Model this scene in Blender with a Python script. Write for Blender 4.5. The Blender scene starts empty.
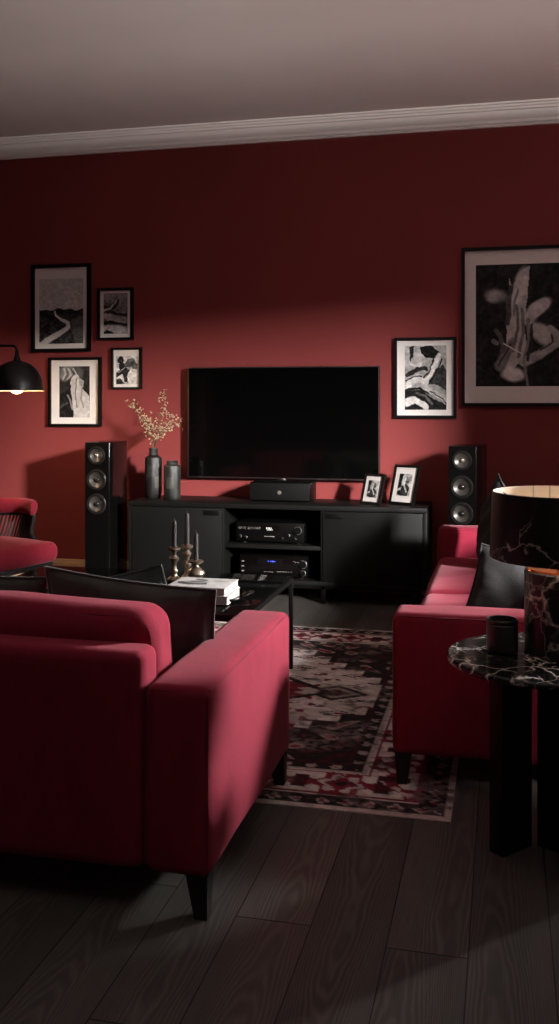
import bpy, bmesh, math, random
import numpy as np
from mathutils import Vector, Matrix, Euler

S = bpy.context.scene
COL = S.collection
PI = math.pi
random.seed(7)


def srgb(r, g=None, b=None):
    if g is None:
        g = b = r
    f = lambda c: (c / 12.92 if c <= .04045 else ((c + .055) / 1.055) ** 2.4)
    return (f(r / 255), f(g / 255), f(b / 255), 1)


# ------------------------------------------------------------------ node helpers
class NT:
    def __init__(self, name):
        self.m = bpy.data.materials.new(name)
        self.m.use_nodes = True
        self.t = self.m.node_tree
        self.p = self.t.nodes['Principled BSDF']

    def n(self, typ, **kw):
        nd = self.t.nodes.new(typ)
        for k, v in kw.items():
            setattr(nd, k, v)
        return nd

    def L(self, a, b):
        self.t.links.new(a, b)

    def val(self, inp, v):
        if hasattr(v, 'is_output'):
            self.L(v, inp)
        else:
            inp.default_value = v

    def math(self, op, a, b=0.0, c=0.0):
        nd = self.n('ShaderNodeMath', operation=op)
        self.val(nd.inputs[0], a)
        self.val(nd.inputs[1], b)
        self.val(nd.inputs[2], c)
        return nd.outputs[0]

    def obj(self):
        return self.n('ShaderNodeTexCoord').outputs['Object']

    def geo(self):
        return self.n('ShaderNodeNewGeometry').outputs['Position']

    def mapping(self, vec, scale=(1, 1, 1), loc=(0, 0, 0), rot=(0, 0, 0)):
        nd = self.n('ShaderNodeMapping')
        self.L(vec, nd.inputs['Vector'])
        nd.inputs['Scale'].default_value = scale
        nd.inputs['Location'].default_value = loc
        nd.inputs['Rotation'].default_value = rot
        return nd.outputs[0]

    def noise(self, vec, scale=5, detail=3, rough=.5, dist=0.0, color=False):
        nd = self.n('ShaderNodeTexNoise')
        self.L(vec, nd.inputs['Vector'])
        nd.inputs['Scale'].default_value = scale
        nd.inputs['Detail'].default_value = detail
        nd.inputs['Roughness'].default_value = rough
        nd.inputs['Distortion'].default_value = dist
        return nd.outputs['Color' if color else 'Fac']

    def ramp(self, fac, stops):
        nd = self.n('ShaderNodeValToRGB')
        self.L(fac, nd.inputs[0])
        e = nd.color_ramp.elements
        while len(e) < len(stops):
            e.new(.5)
        for el, (p, c) in zip(e, stops):
            el.position = p
            el.color = c if len(c) == 4 else (*c, 1)
        return nd.outputs[0]

    def mix(self, fac, a, b):
        nd = self.n('ShaderNodeMix', data_type='RGBA')
        self.val(nd.inputs[0], fac)
        self.val(nd.inputs[6], a)
        self.val(nd.inputs[7], b)
        return nd.outputs[2]

    def bump(self, h, strength=.2, dist=.01):
        nd = self.n('ShaderNodeBump')
        nd.inputs['Strength'].default_value = strength
        nd.inputs['Distance'].default_value = dist
        self.L(h, nd.inputs['Height'])
        self.L(nd.outputs[0], self.p.inputs['Normal'])

    def set(self, **kw):
        for k, v in kw.items():
            self.val(self.p.inputs[k.replace('_', ' ')], v)
        return self


def plain(name, col, rough=.5, metal=0.0, var=.12, scale=30, spec=.5, coat=0.0, bump=0.0):
    """A plain paint or metal with a faint procedural unevenness."""
    t = NT(name)
    ns = t.noise(t.obj(), scale, 3)
    lo = tuple(c * (1 - var) for c in col[:3]) + (1,)
    hi = tuple(min(1, c * (1 + var)) for c in col[:3]) + (1,)
    t.L(t.ramp(ns, [(.3, lo), (.7, hi)]), t.p.inputs['Base Color'])
    t.set(Roughness=rough, Metallic=metal)
    t.p.inputs['Specular IOR Level'].default_value = spec
    t.p.inputs['Coat Weight'].default_value = coat
    if bump:
        t.bump(ns, bump, .002)
    return t.m


def emit(name, col, strength):
    t = NT(name)
    t.p.inputs['Base Color'].default_value = col
    t.p.inputs['Emission Color'].default_value = col
    t.p.inputs['Emission Strength'].default_value = strength
    return t.m


# ------------------------------------------------------------------ materials
M = {}


def make_materials():
    # red wall paint
    t = NT('red_wall_paint')
    ns = t.noise(t.geo(), 1.3, 4)
    t.L(t.ramp(ns, [(.25, srgb(131, 56, 55)), (.75, srgb(138, 60, 59))]), t.p.inputs['Base Color'])
    t.set(Roughness=.75)
    t.p.inputs['Specular IOR Level'].default_value = .25
    t.bump(t.noise(t.geo(), 220, 2), .08, .002)
    M['wall'] = t.m
    M['ceiling'] = plain('ceiling_paint', srgb(218, 205, 200), .85, var=.02, scale=3, spec=.2)
    M['trim'] = plain('trim_paint', srgb(215, 203, 198), .55, var=.02, scale=3, spec=.3)
    M['bbwood'] = plain('skirting_paint', srgb(205, 175, 145), .5, var=.04, scale=4, spec=.3)
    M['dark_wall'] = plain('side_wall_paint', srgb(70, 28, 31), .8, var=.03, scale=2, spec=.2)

    # dark oak floor with cathedral grain in every plank
    t = NT('dark_oak_planks')
    W, LEN = .178, 1.75
    sp = t.n('ShaderNodeSeparateXYZ')
    t.L(t.geo(), sp.inputs[0])
    x, y = sp.outputs[0], sp.outputs[1]
    xs = t.math('ADD', t.math('DIVIDE', x, W), 20.43)
    pi_ = t.math('FLOOR', xs)
    fx = t.math('SUBTRACT', xs, pi_)
    w1 = t.n('ShaderNodeTexWhiteNoise', noise_dimensions='1D')
    t.L(pi_, w1.inputs['W'])
    ys = t.math('ADD', t.math('DIVIDE', y, LEN), t.math('MULTIPLY', w1.outputs['Value'], 7.0))
    pj = t.math('FLOOR', ys)
    fy = t.math('SUBTRACT', ys, pj)
    cb = t.n('ShaderNodeCombineXYZ')
    t.L(pi_, cb.inputs[0]); t.L(pj, cb.inputs[1])
    w2 = t.n('ShaderNodeTexWhiteNoise', noise_dimensions='2D')
    t.L(cb.outputs[0], w2.inputs['Vector'])
    r1 = w2.outputs['Value']
    spc = t.n('ShaderNodeSeparateColor')
    t.L(w2.outputs['Color'], spc.inputs[0])
    r2, r3 = spc.outputs[1], spc.outputs[2]
    # per plank shifted coordinates for the noises
    cb2 = t.n('ShaderNodeCombineXYZ')
    t.L(t.math('ADD', x, t.math('MULTIPLY', r1, 31.0)), cb2.inputs[0])
    t.L(t.math('ADD', y, t.math('MULTIPLY', r2, 47.0)), cb2.inputs[1])
    pv = cb2.outputs[0]
    warp = t.noise(t.mapping(pv, (7, 1.6, 1)), 1.0, 3, .5)
    lx = t.math('SUBTRACT', t.math('SUBTRACT', fx, .5), t.math('MULTIPLY', t.math('SUBTRACT', r3, .5), .55))
    par = t.math('MULTIPLY', t.math('MULTIPLY', lx, lx), 1.9)
    sl = t.math('MULTIPLY', t.math('SUBTRACT', r2, .42), .95)
    F = t.math('ADD', t.math('ADD', par, t.math('MULTIPLY', sl, y)), t.math('MULTIPLY', warp, .42))
    rings = t.math('SINE', t.math('MULTIPLY', F, 120.0))
    ringm = t.math('POWER', t.math('MULTIPLY_ADD', rings, .5, .5), 1.6)
    pores = t.noise(t.mapping(pv, (260, 7, 1)), 1.0, 3, .6)
    blot = t.noise(t.mapping(pv, (6, 1.1, 1)), 1.0, 4, .6)
    tone = t.math('ADD', t.math('MULTIPLY', ringm, .18), t.math('MULTIPLY', pores, .42))
    tone = t.math('ADD', tone, t.math('MULTIPLY', blot, .38))
    tone = t.math('ADD', tone, t.math('MULTIPLY', t.math('SUBTRACT', r1, .5), .16))
    col = t.ramp(tone, [(.25, srgb(58, 56, 53)), (.55, srgb(86, 83, 79)), (.9, srgb(118, 115, 109))])
    gx = t.math('MINIMUM', fx, t.math('SUBTRACT', 1.0, fx))
    gy = t.math('MINIMUM', fy, t.math('SUBTRACT', 1.0, fy))
    gap = t.math('MAXIMUM', t.math('LESS_THAN', gx, .008), t.math('LESS_THAN', gy, .0011))
    col = t.mix(gap, col, srgb(22, 19, 18))
    t.L(col, t.p.inputs['Base Color'])
    t.L(t.math('MULTIPLY_ADD', pores, .25, .36), t.p.inputs['Roughness'])
    t.p.inputs['Specular IOR Level'].default_value = .2
    t.bump(t.math('SUBTRACT', t.math('MULTIPLY', tone, .5), gap), .25, .002)
    M['floor'] = t.m

    # velvet
    def velvet(name, c0, c1, sheen):
        t = NT(name)
        o = t.obj()
        ns = t.noise(t.mapping(o, (5, 5, 2)), 2.0, 4, .55, .6)
        fine = t.noise(t.mapping(o, (150, 150, 45)), 1.0, 3, .6)
        v = t.math('ADD', t.math('MULTIPLY', ns, .6), t.math('MULTIPLY', fine, .4))
        t.L(t.ramp(v, [(.3, c0), (.7, c1)]), t.p.inputs['Base Color'])
        t.set(Roughness=.95)
        t.p.inputs['Specular IOR Level'].default_value = .15
        t.p.inputs['Sheen Weight'].default_value = sheen
        t.p.inputs['Sheen Roughness'].default_value = .45
        t.p.inputs['Sheen Tint'].default_value = srgb(255, 205, 212)
        t.bump(fine, .25, .003)
        return t.m
    M['velvet'] = velvet('crimson_velvet', srgb(120, 30, 48), srgb(138, 38, 57), .10)
    M['piping'] = velvet('crimson_piping', srgb(106, 28, 43), srgb(118, 33, 49), .16)
    M['chairvelvet'] = velvet('chair_velvet', srgb(128, 32, 48), srgb(148, 41, 57), .16)
    t = NT('black_satin_cloth')
    o = t.obj()
    ns = t.noise(t.mapping(o, (4, 4, 4)), 2.0, 4, .55, .8)
    t.L(t.ramp(ns, [(.3, srgb(31, 35, 34)), (.7, srgb(49, 54, 52))]), t.p.inputs['Base Color'])
    t.set(Roughness=.55)
    t.p.inputs['Sheen Weight'].default_value = .2
    t.bump(ns, .35, .02)
    M['cushion'] = t.m
    t = NT('matt_black_cloth')
    o = t.obj()
    ns = t.noise(o, 160, 2)
    t.L(t.ramp(ns, [(.3, srgb(16, 16, 16)), (.7, srgb(26, 26, 25))]), t.p.inputs['Base Color'])
    t.set(Roughness=.85)
    t.bump(ns, .3, .003)
    M['cushion_matt'] = t.m

    # black marble with white veins
    def marble(name, sc, seed, rough, veinw=.013, thresh=.50, fine=1.0):
        t = NT(name)
        o = t.mapping(t.obj(), (1, 1, 1), (seed, seed * .7, seed * 1.3))
        nz = t.noise(o, sc * .9, 5, .6, 0, True)
        add = t.n('ShaderNodeVectorMath', operation='MULTIPLY_ADD')
        t.L(nz, add.inputs[0])
        add.inputs[1].default_value = (1.1 / sc, 1.1 / sc, 1.1 / sc)
        t.L(o, add.inputs[2])

        def veins(scale, width, mask_scale, lo, hi):
            vo = t.n('ShaderNodeTexVoronoi', feature='DISTANCE_TO_EDGE')
            t.L(add.outputs[0], vo.inputs['Vector'])
            vo.inputs['Scale'].default_value = scale
            v = t.ramp(vo.outputs['Distance'], [(0, (1, 1, 1)), (width, (.25, .25, .25)), (width * 2.6, (0, 0, 0))])
            mk = t.ramp(t.noise(o, mask_scale, 3), [(lo, (0, 0, 0)), (hi, (1, 1, 1))])
            return t.math('MULTIPLY', v, mk)
        a = veins(sc, veinw, sc * .7, thresh - .06, thresh + .12)
        b = t.math('MULTIPLY', veins(sc * 2.6, veinw * 1.5, sc * 1.1, thresh, thresh + .14), .5 * fine)
        f = t.math('MINIMUM', t.math('ADD', a, b), 1.0)
        base = t.ramp(t.noise(o, sc * 2.2, 5, .7), [(.35, srgb(12, 12, 12)), (.75, srgb(34, 33, 32))])
        t.L(t.mix(f, base, srgb(225, 218, 210)), t.p.inputs['Base Color'])
        t.set(Roughness=rough)
        t.p.inputs['Specular IOR Level'].default_value = .4
        return t.m
    M['marble_top'] = marble('black_marble_top', 8.0, 2.0, .12, .022, .47, 1.3)
    M['marble_base'] = marble('black_marble_base', 6.5, 5.3, .3, .02, .45, .9)
    M['marble_shade'] = marble('black_marble_shade', 3.6, 9.1, .3, .0045, .52, .35)

    M['black_lacquer'] = plain('black_satin_lacquer', srgb(14, 15, 14), .5, var=.08, scale=8, spec=.2)
    M['black_inside'] = plain('black_cabinet_inside', srgb(12, 12, 12), .6, var=.1, scale=8, spec=.15)
    M['gloss_black'] = plain('gloss_black', srgb(7, 6, 6), .14, var=.1, scale=8, spec=.3)
    M['screen'] = plain('switched_off_screen', srgb(5, 5, 5), .07, var=.1, scale=8, spec=.35)
    M['black_metal'] = plain('black_metal', srgb(13, 13, 13), .4, .4, var=.12, scale=40, spec=.25)
    M['satin_steel'] = plain('satin_steel', srgb(150, 140, 138), .3, 1, var=.05)
    M['dome_paint'] = plain('black_dome_enamel', srgb(14, 15, 13), .36, var=.06)
    M['dome_inside'] = plain('dome_inside_enamel', srgb(210, 195, 170), .5, var=.03)
    M['black_plastic'] = plain('black_plastic', srgb(5, 5, 5), .4, var=.15, spec=.15)
    M['rubber'] = plain('rubber', srgb(18, 17, 17), .6, var=.1, spec=.3)
    M['cone'] = plain('speaker_cone', srgb(66, 62, 58), .36, .35, var=.1, scale=50)
    M['ring'] = plain('driver_ring', srgb(70, 68, 66), .3, .85, var=.06)
    M['cap'] = plain('dust_cap', srgb(38, 36, 35), .25, .3, var=.06)
    M['tweeter_cap'] = plain('tweeter_dome', srgb(190, 180, 168), .25, .8, var=.05)
    M['frame_black'] = plain('black_picture_moulding', srgb(11, 9, 9), .45, var=.15, spec=.2)
    M['mat'] = plain('mat_board', srgb(243, 238, 233), .9, var=.02, spec=.1)
    M['mat_grey'] = plain('pale_grey_mat_board', srgb(205, 200, 195), .9, var=.02, spec=.1)
    M['leg'] = plain('black_sofa_leg', srgb(16, 15, 15), .5, var=.1)
    M['silver'] = plain('aged_silver', srgb(150, 136, 122), .35, .9, var=.28, scale=60, bump=.3)
    M['wax'] = plain('charcoal_wax', srgb(58, 56, 55), .5, var=.08)
    M['wick'] = plain('candle_wick', srgb(120, 112, 102), .9)
    M['paper'] = plain('book_pages', srgb(172, 168, 161), .9, var=.06, scale=120)
    M['tray'] = plain('black_tray', srgb(20, 20, 19), .22, .3)
    M['glass_top'] = plain('black_glass_top', srgb(7, 7, 7), .07)
    M['copper'] = plain('copper_cap', srgb(184, 108, 72), .25, 1, var=.1)
    M['lining'] = plain('shade_lining', srgb(222, 208, 194), .6, var=.03)
    M['jar'] = plain('smoked_jar', srgb(34, 36, 36), .36)
    M['stem'] = plain('brown_twig', srgb(98, 78, 52), .8)
    M['blossom'] = plain('dried_blossom', srgb(186, 166, 134), .85, var=.3, scale=70)
    M['emblem'] = plain('emblem_grey', srgb(140, 136, 132), .4, .5)
    M['ind'] = plain('panel_print', srgb(120, 117, 113), .6)
    M['blue'] = emit('blue_display', srgb(60, 80, 255), 1.2)
    M['white_led'] = emit('pale_display', srgb(220, 220, 215), .25)
    M['bulb'] = emit('lit_bulb', srgb(255, 205, 140), 9)
    M['window_frame'] = plain('window_paint', srgb(205, 200, 196), .5, var=.02)
    t = NT('window_glass')
    tr = t.n('ShaderNodeBsdfTransparent')
    out = t.t.nodes['Material Output']
    gl = t.n('ShaderNodeBsdfGlossy'); gl.inputs['Roughness'].default_value = .02
    mx = t.n('ShaderNodeMixShader'); mx.inputs[0].default_value = .06
    t.L(tr.outputs[0], mx.inputs[1]); t.L(gl.outputs[0], mx.inputs[2]); t.L(mx.outputs[0], out.inputs['Surface'])
    M['glass'] = t.m

    # vases: banded dark glaze with vertical scratches
    def vase_mat(name, tint, seed):
        t = NT(name)
        o = t.obj()
        sp = t.n('ShaderNodeSeparateXYZ'); t.L(o, sp.inputs[0])
        band = t.math('FLOOR', t.math('MULTIPLY', sp.outputs[2], 14.0))
        ang = t.math('ARCTAN2', sp.outputs[1], sp.outputs[0])
        sec = t.math('FLOOR', t.math('MULTIPLY', ang, .95))
        wn = t.n('ShaderNodeTexWhiteNoise', noise_dimensions='2D')
        cb = t.n('ShaderNodeCombineXYZ')
        t.L(t.math('ADD', band, seed), cb.inputs[0]); t.L(sec, cb.inputs[1])
        t.L(cb.outputs[0], wn.inputs['Vector'])
        rib = t.math('MULTIPLY_ADD', t.math('SINE', t.math('MULTIPLY', ang, 46.0)), .5, .5)
        f = t.math('ADD', t.math('MULTIPLY', wn.outputs['Value'], .7), t.math('MULTIPLY', rib, .22))
        f = t.math('ADD', f, t.math('MULTIPLY', t.math('SUBTRACT', t.noise(o, 60, 3), .5), .5))
        t.L(t.ramp(f, [(.15, srgb(18, 18, 17)), (.5, tint), (.95, srgb(74, 72, 65))]), t.p.inputs['Base Color'])
        t.set(Roughness=.38)
        t.bump(rib, .4, .002)
        return t.m
    M['vase_a'] = vase_mat('dark_ribbed_glaze', srgb(24, 24, 22), 3.0)
    M['vase_b'] = vase_mat('grey_green_ribbed_glaze', srgb(30, 32, 29), 11.0)

    # painted colour (prints and the rug): colours stored on the mesh points
    def painted(name, rough, noise_amt, nscale, bumpy=0.0):
        t = NT(name)
        at = t.n('ShaderNodeAttribute', attribute_name='ink')
        ns = t.noise(t.geo(), nscale, 3, .7)
        k = t.math('MULTIPLY_ADD', t.math('SUBTRACT', ns, .5), noise_amt, 1.0)
        vm = t.n('ShaderNodeVectorMath', operation='SCALE')
        t.L(at.outputs['Color'], vm.inputs[0]); t.L(k, vm.inputs['Scale'])
        t.L(vm.outputs[0], t.p.inputs['Base Color'])
        t.set(Roughness=rough)
        t.p.inputs['Specular IOR Level'].default_value = .2
        if bumpy:
            t.bump(ns, bumpy, .004)
        return t.m
    M['print'] = painted('printed_photograph', .6, .25, 90)
    M['rug'] = painted('woven_rug', .95, 1.0, 170, .5)
    M['cover'] = painted('printed_cover', .45, .1, 90)


# ------------------------------------------------------------------ mesh helpers
def build(name, bm, mat, parent=None, smooth=True, angle=35):
    bmesh.ops.recalc_face_normals(bm, faces=bm.faces)
    me = bpy.data.meshes.new(name)
    if smooth:
        ca = math.radians(angle)
        for f in bm.faces:
            f.smooth = True
        for e in bm.edges:
            if len(e.link_faces) == 2 and e.calc_face_angle(0) > ca:
                e.smooth = False
    bm.to_mesh(me)
    bm.free()
    me.materials.append(M[mat] if isinstance(mat, str) else mat)
    o = bpy.data.objects.new(name, me)
    COL.objects.link(o)
    if parent:
        o.parent = parent
    return o


def tag(o, label=None, cat=None, group=None, kind=None):
    for k, v in (('label', label), ('category', cat), ('group', group), ('kind', kind)):
        if v:
            o[k] = v
    return o


def thing(name, label, cat, loc=(0, 0, 0), rz=0.0, group=None):
    o = bpy.data.objects.new(name, None)
    o.empty_display_size = .1
    COL.objects.link(o)
    o.location = loc
    o.rotation_euler = (0, 0, rz)
    return tag(o, label, cat, group)


def dup(root, loc, rz, label, group=None):
    r = root.copy(); COL.objects.link(r)
    r.location = loc; r.rotation_euler = (0, 0, rz)
    r['label'] = label
    if group:
        r['group'] = group
    for ch in list(root.children):
        c = ch.copy(); COL.objects.link(c); c.parent = r
        for g in ch.children:
            d = g.copy(); COL.objects.link(d); d.parent = c
    return r


def merge(dst, src):
    me = bpy.data.meshes.new('tmp')
    src.to_mesh(me); src.free()
    dst.from_mesh(me)
    bpy.data.meshes.remove(me)


def box(bm, x0, x1, y0, y1, z0, z1, bev=0.0, seg=2, mat=None):
    b = bmesh.new()
    bmesh.ops.create_cube(b, size=1)
    for v in b.verts:
        v.co = Vector(((x0 + x1) / 2 + v.co.x * (x1 - x0), (y0 + y1) / 2 + v.co.y * (y1 - y0), (z0 + z1) / 2 + v.co.z * (z1 - z0)))
    if bev:
        bmesh.ops.bevel(b, geom=b.edges[:], offset=bev, segments=seg, profile=.5, affect='EDGES')
    if mat is not None:
        bmesh.ops.transform(b, matrix=mat, verts=b.verts)
    merge(bm, b)
    return bm


def boxo(name, dims, mat, parent=None, bev=0.003, seg=2):
    return build(name, box(bmesh.new(), *dims, bev, seg), mat, parent)


def lathe(bm, prof, seg=32, c=(0, 0, 0), axis='Z', cap=True):
    """prof: list of (r, h). Spun about the axis through c."""
    rings = []
    for r, h in prof:
        ring = []
        for i in range(seg):
            a = 2 * PI * i / seg
            p = (r * math.cos(a), r * math.sin(a), h)
            if axis == 'Y':
                p = (p[0], -p[2], p[1])      # h grows towards -Y
            ring.append(bm.verts.new((c[0] + p[0], c[1] + p[1], c[2] + p[2])))
        rings.append(ring)
    for a, b in zip(rings, rings[1:]):
        for i in range(seg):
            j = (i + 1) % seg
            bm.faces.new((a[i], a[j], b[j], b[i]))
    if cap:
        if prof[0][0] > 1e-6:
            bm.faces.new(rings[0][::-1])
        if prof[-1][0] > 1e-6:
            bm.faces.new(rings[-1])
    bmesh.ops.remove_doubles(bm, verts=bm.verts[:], dist=1e-6)
    return bm


def tube(bm, pts, rad, seg=8, closed=False):
    pts = [Vector(p) for p in pts]
    n = len(pts)
    rads = rad if isinstance(rad, (list, tuple)) else [rad] * n
    rings = []
    up = Vector((0, 0, 1))
    prev = None
    for i, p in enumerate(pts):
        if closed:
            d = pts[(i + 1) % n] - pts[i - 1]
        else:
            d = pts[min(i + 1, n - 1)] - pts[max(i - 1, 0)]
        d.normalize()
        if prev is None:
            a = d.cross(up)
            if a.length < 1e-3:
                a = d.cross(Vector((1, 0, 0)))
        else:
            a = prev - d * prev.dot(d)
        a.normalize(); prev = a
        b = d.cross(a)
        rings.append([bm.verts.new(p + (a * math.cos(2 * PI * k / seg) + b * math.sin(2 * PI * k / seg)) * rads[i]) for k in range(seg)])
    pairs = list(zip(rings, rings[1:])) + ([(rings[-1], rings[0])] if closed else [])
    for a, b in pairs:
        for k in range(seg):
            j = (k + 1) % seg
            bm.faces.new((a[k], a[j], b[j], b[k]))
    if not closed:
        bm.faces.new(rings[0][::-1]); bm.faces.new(rings[-1])
    return bm


def hashn(x, y, z, s=0):
    return math.sin(x * 5.1 + s) * math.cos(y * 4.3 + s * 1.7) * math.sin(z * 4.7 + s * .6) + .5 * math.sin(x * 11.3 + y * 9.1 + s * 2.1) * math.cos(z * 10.7 + y * 3 + s)


def soft_box(bm, sx, sy, sz, r, c=(0, 0, 0), puff=(0, 0, 0), wr=0.0, seed=0.0, core=8, rs=4, fn=None):
    """A box with rounded edges and puffed faces: upholstery."""
    def axis(h):
        out = [-h + r * (1 - math.cos(PI / 2 * i / rs)) for i in range(rs)]
        out += [-h + r + (2 * h - 2 * r) * i / core for i in range(core + 1)]
        out += [h - r * (1 - math.cos(PI / 2 * i / rs)) for i in range(rs - 1, -1, -1)]
        return out
    H = (sx / 2, sy / 2, sz / 2)
    A = [axis(h) for h in H]
    cache = {}

    def vert(p):
        k = tuple(round(q, 6) for q in p)
        if k in cache:
            return cache[k]
        inner = [max(-(h - r), min(h - r, q)) for q, h in zip(p, H)]
        d = Vector([q - i for q, i in zip(p, inner)])
        q = Vector(inner) + (d.normalized() * r if d.length > 1e-9 else d)
        u = [q[i] / H[i] for i in range(3)]
        w = [1 - min(1, abs(a)) ** 2 for a in u]
        off = Vector((puff[0] * u[0] * w[1] * w[2], puff[1] * u[1] * w[0] * w[2], puff[2] * u[2] * w[0] * w[1]))
        q = q + off
        if wr:
            q = q + d.normalized() * wr * hashn(q.x * 3, q.y * 3, q.z * 3, seed)
        q = q + Vector(c)
        if fn:
            q = fn(q)
        cache[k] = bm.verts.new(q)
        return cache[k]
    for ax in range(3):
        b_, c_ = (ax + 1) % 3, (ax + 2) % 3
        for s in (-1, 1):
            for i in range(len(A[b_]) - 1):
                for j in range(len(A[c_]) - 1):
                    q = []
                    for (ii, jj) in ((i, j), (i + 1, j), (i + 1, j + 1), (i, j + 1)):
                        p = [0, 0, 0]
                        p[ax] = s * H[ax]; p[b_] = A[b_][ii]; p[c_] = A[c_][jj]
                        q.append(vert(p))
                    if len(set(q)) == 4:
                        try:
                            bm.faces.new(q)
                        except ValueError:
                            pass
    return bm


def pillow(bm, w, h, t, seed=0.0, n=26, pinch=.055):
    """A scatter cushion in the local XZ plane, thickness along Y."""
    top, bot = {}, {}
    edge = []
    for i in range(n + 1):
        for j in range(n + 1):
            u = -1 + 2 * i / n; v = -1 + 2 * j / n
            fx = 1 - pinch * (1 - v * v); fz = 1 - pinch * (1 - u * u)
            x = u * w / 2 * fx
            z = v * h / 2 * fz
            k = ((1 - abs(u) ** 2.6) * (1 - abs(v) ** 2.6)) ** .55 if abs(u) < 1 and abs(v) < 1 else 0
            a = math.atan2(v, u)
            wr = .016 * hashn(x * 4, z * 4, .3, seed) * k + .006 * math.sin(a * 22 + seed) * min(1, (1 - max(abs(u), abs(v))) * 4) * (1 - k)
            y = t / 2 * k
            e = k == 0
            va = bm.verts.new((x, y + wr, z))
            top[i, j] = va
            bot[i, j] = va if (i in (0, n) or j in (0, n)) else bm.verts.new((x, -y + wr * .8, z))
    for i in range(n):
        for j in range(n):
            for d in (top, bot):
                q = (d[i, j], d[i + 1, j], d[i + 1, j + 1], d[i, j + 1])
                try:
                    bm.faces.new(q)
                except ValueError:
                    pass
    ring = [top[i, 0].co.copy() for i in range(n)] + [top[n, j].co.copy() for j in range(n)] + \
           [top[i, n].co.copy() for i in range(n, 0, -1)] + [top[0, j].co.copy() for j in range(n, 0, -1)]
    return ring


def make_pillow(label, loc, rot, size, mat, seed, group=None):
    e = thing('scatter_cushion', label, 'cushion', loc, 0, group)
    e.rotation_euler = rot
    bm = bmesh.new()
    ring = pillow(bm, *size, seed)
    build('cover', bm, mat, e, angle=80)
    build('piping', tube(bmesh.new(), ring, .0045, 6, True), mat, e)
    return e


# ------------------------------------------------------------------ painting onto point colours
def vnoise(w, h, cell, seed):
    rs = np.random.RandomState(seed)
    gw, gh = int(w / cell) + 3, int(h / cell) + 3
    g = rs.rand(gh, gw)
    yy, xx = np.mgrid[0:h, 0:w] / cell
    x0 = xx.astype(int); y0 = yy.astype(int)
    fx = xx - x0; fy = yy - y0
    fx = fx * fx * (3 - 2 * fx); fy = fy * fy * (3 - 2 * fy)
    return (g[y0, x0] * (1 - fx) + g[y0, x0 + 1] * fx) * (1 - fy) + (g[y0 + 1, x0] * (1 - fx) + g[y0 + 1, x0 + 1] * fx) * fy


def fbm(w, h, cell, seed):
    return (vnoise(w, h, cell, seed) * .5 + vnoise(w, h, cell / 2, seed + 1) * .3 + vnoise(w, h, max(1.0, cell / 4), seed + 2) * .2)


class Canvas:
    """Grey picture in 0..1 (display values); u right, v down."""
    def __init__(s, w, h, bg=.5, warp=0.0, seed=71):
        s.w, s.h = w, h
        s.a = np.full((h, w), bg, float)
        s.v, s.u = np.mgrid[0:h, 0:w]
        s.u = (s.u + .5) / w; s.v = (s.v + .5) / h
        if warp:
            s.u = s.u + (fbm(w, h, w / 5, seed) - .5) * warp
            s.v = s.v + (fbm(w, h, w / 5, seed + 7) - .5) * warp * .8

    def put(s, mask, val):
        s.a = s.a * (1 - mask) + val * mask

    def poly(s, pts, val):
        ins = np.zeros_like(s.a, bool)
        n = len(pts)
        for i in range(n):
            (x0, y0), (x1, y1) = pts[i], pts[(i + 1) % n]
            if y0 == y1:
                continue
            c = ((y0 > s.v) != (y1 > s.v)) & (s.u < (x1 - x0) * (s.v - y0) / (y1 - y0) + x0)
            ins ^= c
        s.put(ins.astype(float), val)

    def ell(s, cx, cy, rx, ry, val, rot=0, soft=.12):
        asp = s.h / s.w
        du = s.u - cx; dv = (s.v - cy) * asp
        c, n = math.cos(rot), math.sin(rot)
        a = (du * c + dv * n) / rx; b = (-du * n + dv * c) / (ry * asp)
        d = np.sqrt(a * a + b * b)
        s.put(np.clip((1 - d) / soft + .5, 0, 1), val)

    def stroke(s, pts, w, val, w2=None):
        asp = s.h / s.w
        m = np.zeros_like(s.a)
        n = len(pts) - 1
        for i in range(n):
            (x0, y0), (x1, y1) = pts[i], pts[i + 1]
            dx, dy = x1 - x0, (y1 - y0) * asp
            L = dx * dx + dy * dy + 1e-9
            t = np.clip(((s.u - x0) * dx + (s.v - y0) * asp * dy) / L, 0, 1)
            d = np.hypot(s.u - x0 - t * dx, (s.v - y0) * asp - t * dy)
            ww = w if w2 is None else w + (w2 - w) * (i + t) / n
            m = np.maximum(m, np.clip((ww - d) / (.35 * ww) + .3, 0, 1))
        s.put(m, val)

    def grain(s, amp, cell, seed):
        s.a = np.clip(s.a + (fbm(s.w, s.h, cell, seed) - .5) * 2 * amp, 0, 1)


def to_lin(a):
    return np.where(a <= .04045, a / 12.92, ((a + .055) / 1.055) ** 2.4)


def colour_sheet(name, rgb, w, h, mat, parent, place):
    """A grid mesh of w x h metres carrying rgb (H,W,3 linear) on its points; place(x, z) -> local position."""
    H, W = rgb.shape[:2]
    verts = [place((i / (W - 1) - .5) * w, (.5 - j / (H - 1)) * h) for j in range(H) for i in range(W)]
    faces = [(j * W + i, (j + 1) * W + i, (j + 1) * W + i + 1, j * W + i + 1) for j in range(H - 1) for i in range(W - 1)]
    me = bpy.data.meshes.new(name)
    me.from_pydata(verts, [], faces)
    at = me.color_attributes.new('ink', 'FLOAT_COLOR', 'POINT')
    flat = np.concatenate([rgb.reshape(-1, 3), np.ones((H * W, 1))], 1).astype(np.float32).ravel()
    at.data.foreach_set('color', flat)
    me.materials.append(M[mat])
    o = bpy.data.objects.new(name, me)
    COL.objects.link(o)
    if parent:
        o.parent = parent
    return o


def grey3(c, tint=(1, .975, .95)):
    l = to_lin(np.clip(c.a, 0, 1))
    return np.stack([l * tint[0], l * tint[1], l * tint[2]], -1)


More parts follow.
